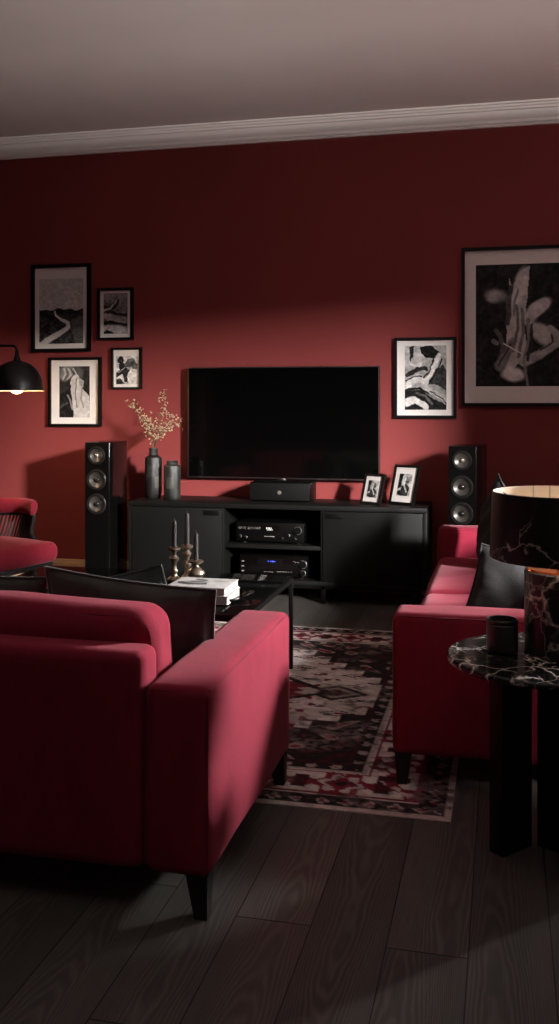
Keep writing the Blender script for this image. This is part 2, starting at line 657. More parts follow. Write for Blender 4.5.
def art_path():
    c = Canvas(100, 146, .5, .03)
    c.a = .78 + .06 * c.v + (fbm(100, 146, 30, 3) - .5) * .12
    hill = .475 + .012 * np.sin(c.u * 9) + .010 * np.sin(c.u * 23 + 1)
    land = (c.v > hill).astype(float)
    tex = .20 + (fbm(100, 146, 7, 8) - .5) * .5 + .16 * np.clip((c.v - .6), 0, 1)
    c.a = c.a * (1 - land) + tex * land
    ridge = ((c.v > hill - .005) & (c.v < hill + .05 + .03 * np.sin(c.u * 17))).astype(float)
    c.put(ridge * .75, .10)
    c.poly([(.74, .62), (1, .58), (1, 1), (.82, 1), (.72, .8)], .40)
    c.grain(.12, 5, 15)
    c.stroke([(.36, .50), (.38, .56), (.50, .62), (.66, .68), (.66, .75), (.47, .84), (.25, .92), (.02, 1.02)], .016, .92, .085)
    c.grain(.07, 3, 5)
    return c


def art_dunes():
    c = Canvas(70, 100, .50, .08)
    c.a = .55 - .2 * c.v + (fbm(70, 100, 14, 4) - .5) * .25
    c.poly([(0, .3), (.25, .33), (.5, .2), (.6, .16), (.66, .2), (.6, .3), (.35, .45), (0, .5)], .2)
    c.stroke([(.02, .42), (.3, .38), (.55, .2)], .05, .75, .02)
    c.poly([(0, .48), (.4, .45), (1, .52), (1, .66), (.5, .62), (0, .66)], .1)
    c.ell(.25, .58, .42, .09, .68, .12, .5)
    c.ell(.75, .66, .35, .10, .62, .2, .5)
    c.poly([(0, .7), (.3, .66), (1, .78), (1, .84), (.3, .78), (0, .8)], .08)
    c.ell(.45, .9, .55, .13, .78, .08, .5)
    c.poly([(0, .93), (.2, .9), (.5, 1), (0, 1)], .14)
    c.grain(.22, 6, 9)
    return c


def art_figure():
    c = Canvas(80, 126, .09, .06)
    c.a = .10 + .12 * fbm(80, 126, 30, 2)
    c.ell(.35, .12, .34, .12, .62, .2, .8)
    c.ell(.22, .20, .22, .09, .56, -.2, .8)
    c.ell(.62, .12, .15, .12, .34, 0, .5)
    for k in range(5):
        c.stroke([(.15 + .08 * k, .05), (.2 + .09 * k, .16), (.12 + .08 * k, .27)], .018, .28 if k % 2 else .8)
    c.poly([(.44, .2), (.6, .17), (.70, .26), (.74, .42), (.98, .6), (1, 1), (.48, 1), (.42, .62), (.36, .34)], .82)
    c.poly([(.62, .22), (.8, .28), (.78, .42), (.66, .36)], .66)
    c.stroke([(.56, .24), (.53, .5), (.58, .8)], .02, .52)
    c.stroke([(.74, .44), (.72, .62), (.78, .8)], .025, .6)
    c.poly([(0, .58), (.34, .44), (.4, .7), (.44, 1), (0, 1)], .12)
    c.stroke([(.28, .56), (.36, .66), (.44, .84)], .03, .6)
    c.stroke([(.05, .8), (.25, .72)], .04, .3)
    c.grain(.12, 7, 21)
    return c


def art_rocks():
    c = Canvas(56, 76, .86, .10)
    c.ell(.22, .14, .14, .12, .12, .3, .3)
    c.poly([(.12, .3), (.3, .2), (.5, .42), (.62, .5), (.52, .7), (.56, .95), (.4, .9), (.3, .62), (0, .78), (0, .62), (.2, .5)], .14)
    c.poly([(.36, .36), (.52, .14), (.78, .1), (1, .32), (.95, .5), (.7, .42), (.52, .48)], .34)
    c.stroke([(.1, .6), (.4, .42), (.74, .4)], .02, .7)
    c.poly([(.0, .84), (.2, .78), (.4, .98), (0, 1)], .2)
    c.grain(.26, 6, 33)
    return c


def art_arms():
    c = Canvas(110, 165, .72, .09)
    c.a = .80 - .3 * c.v + (fbm(110, 165, 22, 2) - .5) * .35
    c.poly([(.1, .02), (.22, .02), (.2, .18), (.14, .26)], .1)
    c.poly([(.38, .04), (.6, .0), (.82, .12), (.72, .22), (.5, .2), (.4, .12)], .07)
    c.poly([(.55, .42), (.9, .3), (1, .42), (1, .72), (.8, .62), (.5, .58)], .2)
    c.stroke([(.80, .16), (.66, .38), (.50, .56)], .055, .92)
    c.stroke([(.88, .2), (.74, .42), (.58, .58)], .018, .06)
    c.stroke([(.72, .16), (.58, .38), (.44, .5)], .014, .1)
    c.stroke([(.52, .56), (.3, .5), (.08, .62)], .075, .86)
    c.stroke([(.08, .46), (.3, .38), (.5, .36)], .05, .14)
    c.stroke([(.16, .3), (.34, .33), (.46, .27)], .03, .85)
    c.stroke([(.05, .56), (.2, .48), (.42, .47)], .012, .1)
    c.stroke([(.46, .62), (.66, .72), (.98, .86)], .07, .74)
    c.stroke([(.05, .68), (.35, .655), (.58, .74)], .03, .05)
    c.poly([(.0, .7), (.4, .68), (.6, .8), (1, .93), (1, 1), (0, 1)], .08)
    c.stroke([(.04, .88), (.25, .84), (.52, .96)], .08, .88)
    c.stroke([(.3, .74), (.48, .78), (.66, .9)], .03, .38)
    c.stroke([(.62, .7), (.8, .8), (1, .9)], .012, .1)
    c.grain(.16, 7, 41)
    return c


def art_bloom():
    c = Canvas(124, 182, .105, .035)
    c.a = .13 + (fbm(124, 182, 50, 12) - .5) * .05
    q = lambda *p: [((x - 292) / 261, (y - 78) / 384) for x, y in p]
    e = lambda x, y, rx, ry, val, rot, soft: c.ell((x - 292) / 261, (y - 78) / 384, rx / 261, ry / 384, val, rot, soft)
    _st = c.stroke
    c.stroke = lambda pts, w, val, w2=None: _st(pts, w * 1.41, val, None if w2 is None else w2 * 1.41)
    e(356, 178, 34, 21, .55, .05, .7)
    e(345, 180, 20, 16, .68, 0, .9)
    c.poly(q((394, 122), (402, 158), (420, 120), (440, 94), (453, 88), (452, 130), (444, 200), (436, 262), (446, 330), (440, 372), (400, 412), (372, 402), (384, 340), (388, 250)), .74)
    e(424, 150, 20, 62, .80, .26, .4)
    e(476, 218, 46, 22, .80, -.66, .3)
    e(450, 246, 30, 20, .74, -.6, .5)
    e(492, 300, 52, 27, .72, .72, .4)
    c.stroke(q((512, 282), (532, 306), (526, 336), (486, 362), (436, 386)), .032, .64, .045)
    c.stroke(q((516, 300), (522, 326), (486, 350)), .008, .3)
    e(404, 424, 36, 24, .88, .2, .4)
    c.stroke(q((404, 320), (380, 366), (366, 398)), .036, .46, .05)
    c.stroke(q((396, 330), (374, 372), (362, 396)), .008, .2)
    c.stroke(q((352, 286), (366, 300), (374, 330), (372, 352)), .02, .36)
    c.stroke(q((346, 318), (356, 324)), .02, .5)
    c.stroke(q((398, 150), (392, 200), (388, 262)), .022, .30)
    c.stroke(q((414, 210), (420, 280), (404, 350)), .012, .42)
    c.stroke(q((430, 220), (436, 290), (420, 370)), .014, .48)
    c.stroke(q((446, 250), (452, 310), (436, 380), (450, 462)), .016, .5, .01)
    c.stroke(q((458, 268), (460, 330), (448, 380)), .012, .2)
    c.stroke(q((404, 240), (410, 200), (420, 160)), .010, .5)
    c.stroke(q((376, 326), (430, 358)), .005, .9)
    c.grain(.13, 7, 51)
    return c


def art_small(seed):
    c = Canvas(40, 60, .62)
    c.poly([(0, 0), (.35, 0), (.25, .35), (.3, .6), (0, .7)], .1)
    c.ell(.62, .3, .2, .16, .35, .2, .3)
    c.poly([(.3, .55), (.6, .45), (.9, .6), (.8, 1), (.25, 1)], .16)
    c.stroke([(.5, .2), (.45, .5), (.7, .8)], .06, .75)
    c.ell(.2, .85, .16, .1, .08, 0, .3)
    c.grain(.3, 7, seed)
    return c


# ------------------------------------------------------------------ room shell
XL, XR, YF, YB, ZC = -4.25, 2.25, -1.7, 6.02, 3.03
WINS = ((1.60, 2.20, .85, 2.42), (4.45, 5.25, 1.52, 2.50))   # right wall windows: y0 y1 z0 z1; the second is added to light the sofas
WIN2 = (-1.2, 2.0, 1.50, 2.40)     # unseen rear window, shaped to aim light at the ceiling: x0 x1 z0 z1


def room():
    st = lambda o: tag(o, kind='structure')
    st(boxo('floor', (XL, XR, YF, YB, -.1, 0), 'floor', bev=0))
    st(boxo('ceiling', (XL, XR, YF, YB, ZC, ZC + .1), 'ceiling', bev=0))
    st(boxo('wall_back', (XL - .15, XR + .15, YB, YB + .15, -.1, ZC + .1), 'wall', bev=0))
    st(boxo('wall_left', (XL - .15, XL, YF, YB, -.1, ZC + .1), 'dark_wall', bev=0))
    (a0, a1, z0, z1), (b0, b1, z2, z3) = WINS
    bm = bmesh.new()
    for d in ((YF, a0, -.1, ZC + .1), (a1, b0, -.1, ZC + .1), (b1, YB, -.1, ZC + .1), (a0, a1, -.1, z0), (a0, a1, z1, ZC + .1), (b0, b1, -.1, z2), (b0, b1, z3, ZC + .1)):
        box(bm, XR, XR + .15, *d)
    st(build('wall_right', bm, 'dark_wall', smooth=False))
    for i, (y0, y1, z0, z1) in enumerate(WINS):
        w = st(thing('window_%d' % (i + 1), None, None, (XR + .09, (y0 + y1) / 2, z0)))  # the far one is an unseen opening added for the sofa light
        bm = bmesh.new()
        hw, hh = (y1 - y0) / 2, z1 - z0
        for d in ((-.04, .04, -hw, -hw + .04, 0, hh), (-.04, .04, hw - .04, hw, 0, hh), (-.04, .04, -hw, hw, 0, .05), (-.04, .04, -hw, hw, hh - .04, hh)):
            box(bm, *d)
        build('window_frame', bm, 'window_frame', w, False)
    x0, x1, z0, z1 = WIN2
    bm = bmesh.new()
    for d in ((XL - .15, x0, -.1, ZC + .1), (x1, XR + .15, -.1, ZC + .1), (x0, x1, -.1, z0), (x0, x1, z1, ZC + .1)):
        box(bm, d[0], d[1], YF - .15, YF, d[2], d[3])
    st(build('wall_front', bm, 'dark_wall', smooth=False))
    w = st(thing('window_3', None, None, ((x0 + x1) / 2, YF - .09, z0)))  # unseen opening added for the ceiling light
    bm = bmesh.new()
    hw, hh = (x1 - x0) / 2, z1 - z0
    for d in ((-hw, -hw + .05, 0, hh), (hw - .05, hw, 0, hh), (-hw, hw, 0, .05), (-hw, hw, hh - .05, hh)):
        box(bm, d[0], d[1], -.04, .04, d[2], d[3])
    build('window_frame', bm, 'window_frame', w, False)

    # cornice (profile in distance from wall, drop from ceiling)
    prof = [(0, -.128), (.016, -.128), (.016, -.112), (.024, -.106), (.026, -.09), (.036, -.082), (.05, -.066), (.056, -.05), (.058, -.042), (.07, -.038),
            (.072, -.028), (.082, -.022), (.086, -.012), (.1, -.01), (.1, 0), (0, 0)]
    bm = bmesh.new()
    a = [bm.verts.new((XL, YB - d, ZC + z)) for d, z in prof]
    b = [bm.verts.new((XR, YB - d, ZC + z)) for d, z in prof]
    n = len(prof)
    for i in range(n):
        j = (i + 1) % n
        bm.faces.new((a[i], a[j], b[j], b[i]))
    bm.faces.new(a); bm.faces.new(b[::-1])
    st(build('trim_1', bm, 'trim', angle=25))
    prof = [(0, 0), (.02, 0), (.02, .085), (.016, .092), (.016, .104), (.011, .112), (.009, .122), (0, .128)]
    bm = bmesh.new()
    a = [bm.verts.new((XL, YB - d, z)) for d, z in prof]
    b = [bm.verts.new((XR, YB - d, z)) for d, z in prof]
    n = len(prof)
    for i in range(n):
        j = (i + 1) % n
        bm.faces.new((a[i], a[j], b[j], b[i]))
    bm.faces.new(a); bm.faces.new(b[::-1])
    st(build('baseboard_back', bm, 'bbwood', angle=25))


# ------------------------------------------------------------------ pictures
def frame_ring(bm, w, h, t, d, y_back=0.0):
    """mitred moulding around w x h (outer), width t, depth d towards -Y"""
    def rect(hw, hh, y):
        return [bm.verts.new((sx * hw, y, sz * hh)) for sx, sz in ((-1, -1), (1, -1), (1, 1), (-1, 1))]
    o0 = rect(w / 2, h / 2, y_back); o1 = rect(w / 2, h / 2, y_back - d)
    i1 = rect(w / 2 - t, h / 2 - t, y_back - d); i0 = rect(w / 2 - t, h / 2 - t, y_back - d * .35)
    m1 = rect(w / 2 - t, h / 2 - t, y_back)
    for a, b in ((o0, o1), (o1, i1), (i1, i0), (i0, m1), (m1, o0)):
        for k in range(4):
            j = (k + 1) % 4
            bm.faces.new((a[k], a[j], b[j], b[k]))
    return bm


def picture(parent, w, h, t, d, canvas, pw, ph, ox=0, oz=0):
    build('moulding', frame_ring(bmesh.new(), w, h, t, d), 'frame_black', parent, False)
    build('mat', box(bmesh.new(), -w / 2 + t * .6, w / 2 - t * .6, -d * .33, -.002, -h / 2 + t * .6, h / 2 - t * .6), 'mat', parent, False)
    colour_sheet('print', grey3(canvas), pw, ph, 'print', parent, lambda x, z: (x + ox, -d * .33 - .0012, z + oz))


def wall_picture(label, x0, x1, z0, z1, t, canvas, pr, d=.028):
    """pr: the print's box as fractions of the frame (left, right, top, bottom)"""
    w, h = x1 - x0, z1 - z0
    e = thing('picture_frame', label, 'framed picture', ((x0 + x1) / 2 + .012, YB - .001, (z0 + z1) / 2 - .006))
    l, r, tp, bt = pr
    picture(e, w, h, t, d, canvas, w * (r - l), h * (bt - tp), w * ((l + r) / 2 - .5), h * (.5 - (tp + bt) / 2))
    return e


def pictures():
    wall_picture('tall black framed landscape photo of a pale path winding through dark fields', -3.200, -2.762, 1.558, 2.160, .022, art_path(), (.125, .875, .165, .905))
    wall_picture('small black framed photo of grey dune curves hanging beside the winding path landscape', -2.708, -2.452, 1.634, 1.986, .016, art_dunes(), (.16, .84, .10, .88))
    wall_picture('black framed portrait of a pale draped figure hanging just above the floor lamp', -3.072, -2.684, 1.045, 1.519, .018, art_figure(), (.20, .78, .13, .87))
    wall_picture('smallest black framed wall picture, dark branches on white, above the dried flowers', -2.608, -2.390, 1.300, 1.580, .014, art_rocks(), (.15, .86, .2, .88))
    wall_picture('black framed abstract print of tangled pale arms hanging right of the television', -.690, -.303, 1.110, 1.617, .018, art_arms(), (.17, .84, .10, .895))
    wall_picture('largest black framed picture, a white flower on black, above the right loudspeaker', -.272, .423, 1.186, 2.168, .02, art_bloom(), (.125, .875, .11, .875))


def photo_stand(label, x, y, z, w, h, rz, seed, lean=.2):
    e = thing('photo_frame', label, 'photo frame', (x, y, z), rz, None)
    e.rotation_euler = (-lean, 0, rz)
    c = art_small(seed)
    k = thing('tmp', None, None)
    bpy.data.objects.remove(k)
    bm = frame_ring(bmesh.new(), w, h, .014, .016)
    bmesh.ops.translate(bm, verts=bm.verts, vec=(0, 0, h / 2))
    build('moulding', bm, 'frame_black', e, False)
    build('mat', box(bmesh.new(), -w / 2 + .01, w / 2 - .01, -.008, -.001, .01, h - .01), 'mat_grey', e, False)
    colour_sheet('print', grey3(c), w * .52, h * .56, 'print', e, lambda px, pz: (px, -.0095, pz + h * .5))
    # strut behind, reaching the same plane as the lower edge
    hh = h * .72
    a = lean
    back = hh * math.sin(a) / math.cos(a) if a else .02
    bm = bmesh.new()
    p0 = Vector((0, .002, hh)); foot_w = Vector((0, 0, 0))
    # foot position in world-upright coordinates, turned back into the leaning frame
    fy = hh * math.sin(a) + .05
    f = Matrix.Rotation(a, 4, 'X') @ Vector((0, fy, .001))
    tube(bm, [p0, f], [.012, .012], 6)
    build('easel_strut', bm, 'frame_black', e)
    return e


# ------------------------------------------------------------------ television wall
def television():
    x0, x1, z0, z1 = -2.033, -.767, .712, 1.433
    e = thing('television', 'large flat black television mounted on the red wall above the console', 'television', ((x0 + x1) / 2, YB, (z0 + z1) / 2))
    w, h = x1 - x0, z1 - z0
    boxo('housing', (-w / 2, w / 2, -.062, -.02, -h / 2, h / 2), 'black_plastic', e, .003)
    boxo('wall_bracket', (-.25, .25, -.022, -.001, -.18, .18), 'black_metal', e, .002)
    bm = frame_ring(bmesh.new(), w + .004, h + .004, .008, .012, -.056)
    build('bezel', bm, 'satin_steel', e, False)
    boxo('screen', (-w / 2 + .008, w / 2 - .008, -.0645, -.06, -h / 2 + .008, h / 2 - .008), 'screen', e, 0)
    bm = bmesh.new()
    lathe(bm, [(0, -.008), (.03, -.008), (.034, 0), (.03, .006), (0, .006)], 24)
    for v in bm.verts:
        v.co = Vector((v.co.x, v.co.y * .35 - .06, v.co.z - h / 2 - .002))
    build('badge', bm, 'satin_steel', e)


def console():
    x0, x1, y0, y1 = -2.290, -.438, 5.555, 5.975
    zb, zt = .108, .587
    e = thing('media_console', 'long low black media console with open middle bay under the television', 'media console', ((x0 + x1) / 2, (y0 + y1) / 2, 0))
    cx, cy = (x0 + x1) / 2, (y0 + y1) / 2
    L = lambda a, b, c, d, z0, z1: (a - cx, b - cx, c - cy, d - cy, z0, z1)
    dx0, dx1 = -1.678, -1.054
    boxo('top_panel', L(x0, x1, y0, y1, zt - .028, zt), 'black_lacquer', e, .002)
    boxo('bottom_panel', L(x0, x1, y0 + .004, y1, zb, zb + .026), 'black_lacquer', e, .002)
    boxo('side_panel', L(x0, x0 + .024, y0 + .004, y1, zb + .026, zt - .028), 'black_lacquer', e, .002)
    boxo('side_panel', L(x1 - .024, x1, y0 + .004, y1, zb + .026, zt - .028), 'black_lacquer', e, .002)
    boxo('back_panel', L(x0 + .024, x1 - .024, y1 - .012, y1, zb + .026, zt - .028), 'black_inside', e, 0)
    for d in (dx0, dx1):
        boxo('divider', L(d - .012, d + .012, y0 + .006, y1 - .012, zb + .026, zt - .028), 'black_lacquer', e, .001)
    boxo('shelf', L(dx0 + .012, dx1 - .012, y0 + .012, y1 - .012, .318, .342), 'black_lacquer', e, .001)
    for a, b, hx in ((x0 + .026, dx0 - .002, dx0 - .12), (dx1 + .002, x1 - .026, dx1 + .02)):
        d = boxo('door', L(a, b, y0 - .002, y0 + .018, zb + .03, zt - .032), 'black_lacquer', e, .0015)
        boxo('handle', L(hx, hx + .1, y0 - .006, y0 - .0015, zt - .075, zt - .045), 'black_metal', d, .001)
    # plinth rails and feet
    for x in (x0 + .05, dx0, dx1, x1 - .08):
        for y in (y0 + .02, y1 - .06):
            boxo('leg', L(x - .014, x + .014, y, y + .028, 0, zb), 'black_metal', e, .001)
    boxo('base_rail', L(x0 + .04, x1 - .06, y0 + .02, y0 + .045, zb - .02, zb), 'black_metal', e, .001)

    # hi-fi units
    def unit(label, zc, x, h, kind):
        w, dp = .425, .31
        u = thing('amplifier', label, 'amplifier', (x, y0 + .06, zc))
        boxo('casing', (-w / 2, w / 2, .012, dp, .012, h), 'black_plastic', u, .002)
        f = boxo('faceplate', (-w / 2, w / 2, 0, .013, .012, h), 'gloss_black' if kind else 'black_plastic', u, .002)
        for sx in (-.17, .17):
            for sy in (.04, dp - .05):
                build('foot', lathe(bmesh.new(), [(.018, 0), (.018, .012)], 16, (sx, sy, 0)), 'rubber', u)

        def knob(kx, kz, r):
            k = build('knob', lathe(bmesh.new(), [(r, 0), (r, .014), (r * .86, .018), (0, .018)], 24, (kx, 0, kz), 'Y'), 'black_metal', u)
            tube_bm = bmesh.new()
            pts = [(kx + r * 1.12 * math.cos(2 * PI * i / 24), -.002, kz + r * 1.12 * math.sin(2 * PI * i / 24)) for i in range(24)]
            build('ring', tube(tube_bm, pts, .0012, 6, True), 'emblem', k)

        def marks(xa, xb, z, n, s, seed):
            rr = random.Random(seed)
            bm = bmesh.new()
            for i in range(n):
                px = xa + (xb - xa) * (i + .5) / n
                q = rr.uniform(.35, .9) * (xb - xa) / n / 2
                box(bm, px - q, px + q, -.0016, .001, z - s * rr.uniform(.5, 1), z + s * rr.uniform(.3, 1))
            return bm
        if kind == 0:
            knob(.175, h * .66, .021); knob(-.185, h * .33, .007); knob(-.15, h * .28, .007)
            knob(.12, h * .42, .006); knob(.08, h * .28, .005); knob(.16, h * .28, .005)
            boxo('display', (-.2, .06, -.0012, .002, h * .62, h * .86), 'gloss_black', u, 0)
            for i, (xa, xb) in enumerate(((-.2, -.15), (-.14, -.055))):
                build('display_print', marks(xa, xb, h * .76, 6, .0022, i), 'ind', u, False)
                build('display_print', marks(xa, xb, h * .70, 5, .0016, i + 5), 'ind', u, False)
            build('readout', marks(-.025, .015, h * .75, 3, .005, 3), 'white_led', u, False)
            build('readout', marks(-.02, .02, h * .66, 4, .003, 9), 'white_led', u, False)
            boxo('badge', (-.035, .03, -.0016, .001, h * .33, h * .37), 'ind', u, 0)
        else:
            for kz in (.28, .5, .72):
                boxo('button', (-.2, -.185, -.004, .002, h * kz - .004, h * kz + .004), 'emblem', u, .001)
            knob(.185, h * .66, .021); knob(.185, h * .26, .015); knob(.13, h * .72, .008); knob(.15, h * .72, .006)
            boxo('display', (-.1, .06, -.0012, .002, h * .55, h * .88), 'gloss_black', u, 0)
            build('readout', marks(-.038, .016, h * .75, 4, .0042, 4), 'blue', u, False)
            build('panel_print', marks(-.06, .0, h * .27, 5, .002, 6), 'ind', u, False)
            build('panel_print', marks(.02, .12, h * .3, 6, .003, 8), 'ind', u, False)
        return u
    unit('black hi-fi amplifier with pale readout on the upper shelf of the console', .342, -1.392, .128, 0)
    unit('black hi-fi receiver with blue readout in the lower bay of the console', zb + .026, -1.37, .135, 1)

    # centre loudspeaker
    c = thing('center_speaker', 'wide black box loudspeaker with round grey emblem, under the television', 'loudspeaker', (-1.357, 5.72, zt))
    boxo('cabinet', (-.193, .193, .006, .2, .006, .118), 'black_plastic', c, .004)
    boxo('grille', (-.19, .19, 0, .008, .009, .115), 'black_inside', c, .002)
    for s in (-.15, .15):
        build('foot', lathe(bmesh.new(), [(.014, 0), (.014, .007)], 12, (s, .1, 0)), 'rubber', c)
    build('emblem', lathe(bmesh.new(), [(.0125, 0), (.0125, .0025), (.011, .003), (0, .003)], 24, (.0, 0, .058), 'Y'), 'emblem', c)

    photo_stand('smaller black photo frame leaning on the console, just below the television corner', -.785, 5.70, zt + .0005, .150, .188, -.52, 3, .3)
    photo_stand('larger black photo frame leaning at the right end of the console', -.600, 5.72, zt + .0005, .182, .243, -.52, 14, .3)


def driver(parent, x, z, r, tw=False):
    y = 0
    d = bpy.data.objects.new
    ring = build('driver', lathe(bmesh.new(), [(r * 1.10, 0), (r * 1.10, .006), (r * 1.04, .010), (r * .98, .010), (r * .94, .006), (r * .94, .001)], 40, (x, y, z), 'Y', False), 'ring', parent)
    build('surround', lathe(bmesh.new(), [(r * .95, .002), (r * .90, .008), (r * .84, .008), (r * .80, .003)], 40, (x, y, z), 'Y', False), 'rubber', ring)
    build('cone', lathe(bmesh.new(), [(r * .81, .003), (r * .55, -.006), (r * .28, -.013), (0, -.013)], 40, (x, y, z), 'Y', False), 'cone', ring)
    rc = r * (.27 if tw else .3)
    build('dust_cap', lathe(bmesh.new(), [(rc, -.012), (rc * .95, -.004), (rc * .7, .003), (rc * .35, .006), (0, .007)], 28, (x, y, z), 'Y', False),
          'tweeter_cap' if tw else 'cap', ring)


def tower_speaker():
    w, dp, h = .162, .30, .955
    e = thing('tower_speaker', 'black tower loudspeaker with three cones, left of the media console', 'loudspeaker', (-2.478, 5.50, 0), 0)
    bm = bmesh.new()
    # cabinet with cut-outs not needed: drivers sit in shallow wells, the front baffle carries round recesses
    cab = boxo('cabinet', (-w / 2, w / 2, .0165, dp, .03, h), 'gloss_black', e, .006, 3)
    # front baffle made with real round openings
    zs = [(.873, .058), (.722, .066), (.570, .066)]
    bm = bmesh.new()
    hw = w / 2
    z_edges = [h - .002]
    for a, b in zip(zs, zs[1:]):
        z_edges.append((a[0] - a[1] + b[0] + b[1]) / 2)
    z_edges.append(zs[-1][0] - zs[-1][1] - .03)
    for (zc, r), zt, zb in zip(zs, z_edges, z_edges[1:]):
        N = 40
        inner, outer, deep = [], [], []
        for i in range(N):
            a = 2 * PI * i / N
            ca, sa = math.cos(a), math.sin(a)
            inner.append(bm.verts.new((ca * r * .98, 0, zc + sa * r * .98)))
            deep.append(bm.verts.new((ca * r * .98, .0165, zc + sa * r * .98)))
            k = min((hw - .004) / abs(ca) if abs(ca) > 1e-6 else 9, ((zt - zc) if sa > 0 else (zc - zb)) / abs(sa) if abs(sa) > 1e-6 else 9)
            outer.append(bm.verts.new((ca * k, 0, zc + sa * k)))
        for i in range(N):
            j = (i + 1) % N
            bm.faces.new((outer[i], outer[j], inner[j], inner[i]))
            bm.faces.new((inner[i], inner[j], deep[j], deep[i]))
    box(bm, -hw + .004, hw - .004, .0, .0165, .032, z_edges[-1])
    box(bm, -hw + .004, -hw + .0045, .0, .0165, z_edges[-1], h - .002)
    box(bm, hw - .0045, hw - .004, .0, .0165, z_edges[-1], h - .002)
    box(bm, -hw + .004, hw - .004, .0, .0165, h - .0025, h - .002)
    build('front_baffle', bm, 'black_plastic', e, False)
    for i, (zc, r) in enumerate(zs):
        driver(e, 0, zc, r * .9, i == 0)
    boxo('plinth', (-w / 2 - .02, w / 2 + .02, .0, dp + .02, .012, .03), 'black_metal', e, .003)
    for sx in (-1, 1):
        for sy in (.02, dp):
            build('spike', lathe(bmesh.new(), [(.004, 0), (.012, .006), (.012, .014)], 12, (sx * (w / 2 + .005), sy, 0)), 'black_metal', e)
    dup(e, (-.236, 5.495, 0), -.18, 'black tower loudspeaker with three cones, behind the far arm of the right sofa')


# ------------------------------------------------------------------ vases and twigs
def vases():
    def vase(name, label, x, y, prof, mat):
        e = thing(name, label, 'vase', (x, y, .5875))
        build('body', lathe(bmesh.new(), prof, 40), mat, e)
        return e
    vase('bottle_vase', 'tall dark ribbed bottle vase holding dried flower twigs on the console', -2.200, 5.76,
         [(.040, 0), (.046, .006), (.052, .03), (.055, .055), (.055, .245), (.051, .262), (.036, .272), (.028, .278), (.027, .305), (.030, .318), (.029, .322), (.024, .320), (.022, .30), (.022, .26), (0, .25)], 'vase_a')
    vase('jar_vase', 'shorter grey-green ribbed vase with narrow collar, empty, on the console', -2.058, 5.72,
         [(.046, 0), (.051, .006), (.053, .02), (.054, .20), (.051, .213), (.040, .220), (.036, .224), (.036, .236), (.038, .243), (.033, .245), (.031, .236), (.031, .2), (0, .19)], 'vase_b')

    def twig(label, pts, seed, n, spread):
        rr = random.Random(seed)
        base = Vector((-2.200, 5.76, .5875 + .26))
        P = [Vector(pts[0])] + [Vector(p) + Vector((.016, 0, -.045)) * (k / (len(pts) - 1)) for k, p in enumerate(pts) if k]
        e = thing('dried_flower_twig', label, 'dried flower', base)
        P = [p - base for p in P]
        # smooth path
        path = []
        for i in range(len(P) - 1):
            p0 = P[max(i - 1, 0)]; p1 = P[i]; p2 = P[i + 1]; p3 = P[min(i + 2, len(P) - 1)]
            for k in range(8):
                t = k / 8
                path.append(.5 * ((2 * p1) + (p2 - p0) * t + (2 * p0 - 5 * p1 + 4 * p2 - p3) * t * t + (3 * p1 - p0 - 3 * p2 + p3) * t ** 3))
        path.append(P[-1])
        bm = tube(bmesh.new(), path, [.0026 - .0018 * i / (len(path) - 1) for i in range(len(path))], 6)
        buds = bmesh.new()
        m = len(path)
        for i in range(n):
            f = .36 + .64 * rr.random() ** .8
            q = path[min(m - 1, int(f * (m - 1)))]
            tip = q + Vector((rr.gauss(0, spread), rr.gauss(0, spread), rr.gauss(.015, spread)))
            tube(bm, [q, (q + tip) / 2 + Vector((0, 0, .004)), tip], [.0011, .0009, .0007], 4)
            for _ in range(rr.choice((1, 2, 2, 3))):
                c = tip + Vector((rr.gauss(0, .006), rr.gauss(0, .006), rr.gauss(0, .006)))
                b = bmesh.new()
                bmesh.ops.create_icosphere(b, subdivisions=1, radius=rr.uniform(.004, .0075))
                mt = Matrix.Translation(c) @ Euler((rr.random() * 6, rr.random() * 6, 0)).to_matrix().to_4x4() @ Matrix.Diagonal((1, .75, .5, 1))
                bmesh.ops.transform(b, matrix=mt, verts=b.verts)
                merge(buds, b)
        build('stem', bm, 'stem', e)
        build('blossom', buds, 'blossom', e)
    b = (-2.200, 5.76, .60 + .2475)
    twig('dried twig of pale buds in the tall vase, the stem arching out to the left', [b, (-2.215, 5.755, .96), (-2.27, 5.75, 1.10), (-2.36, 5.74, 1.24)], 1, 46, .017)
    twig('dried twig of pale buds in the tall vase, leaning left below the highest left tip', [b, (-2.205, 5.755, .98), (-2.235, 5.77, 1.07), (-2.29, 5.78, 1.14)], 5, 40, .02)
    twig('dried twig of pale buds standing tallest and upright in the tall vase', [b, (-2.195, 5.765, .98), (-2.17, 5.77, 1.12), (-2.14, 5.77, 1.30)], 2, 44, .015)
    twig('dried twig of pale buds in the tall vase, bending right towards the television', [b, (-2.185, 5.755, .96), (-2.13, 5.75, 1.04), (-2.03, 5.74, 1.11)], 3, 46, .017)
    twig('dried twig of pale buds in the tall vase, leaning right behind the bending one', [b, (-2.19, 5.765, .97), (-2.155, 5.775, 1.06), (-2.09, 5.78, 1.14)], 4, 34, .016)


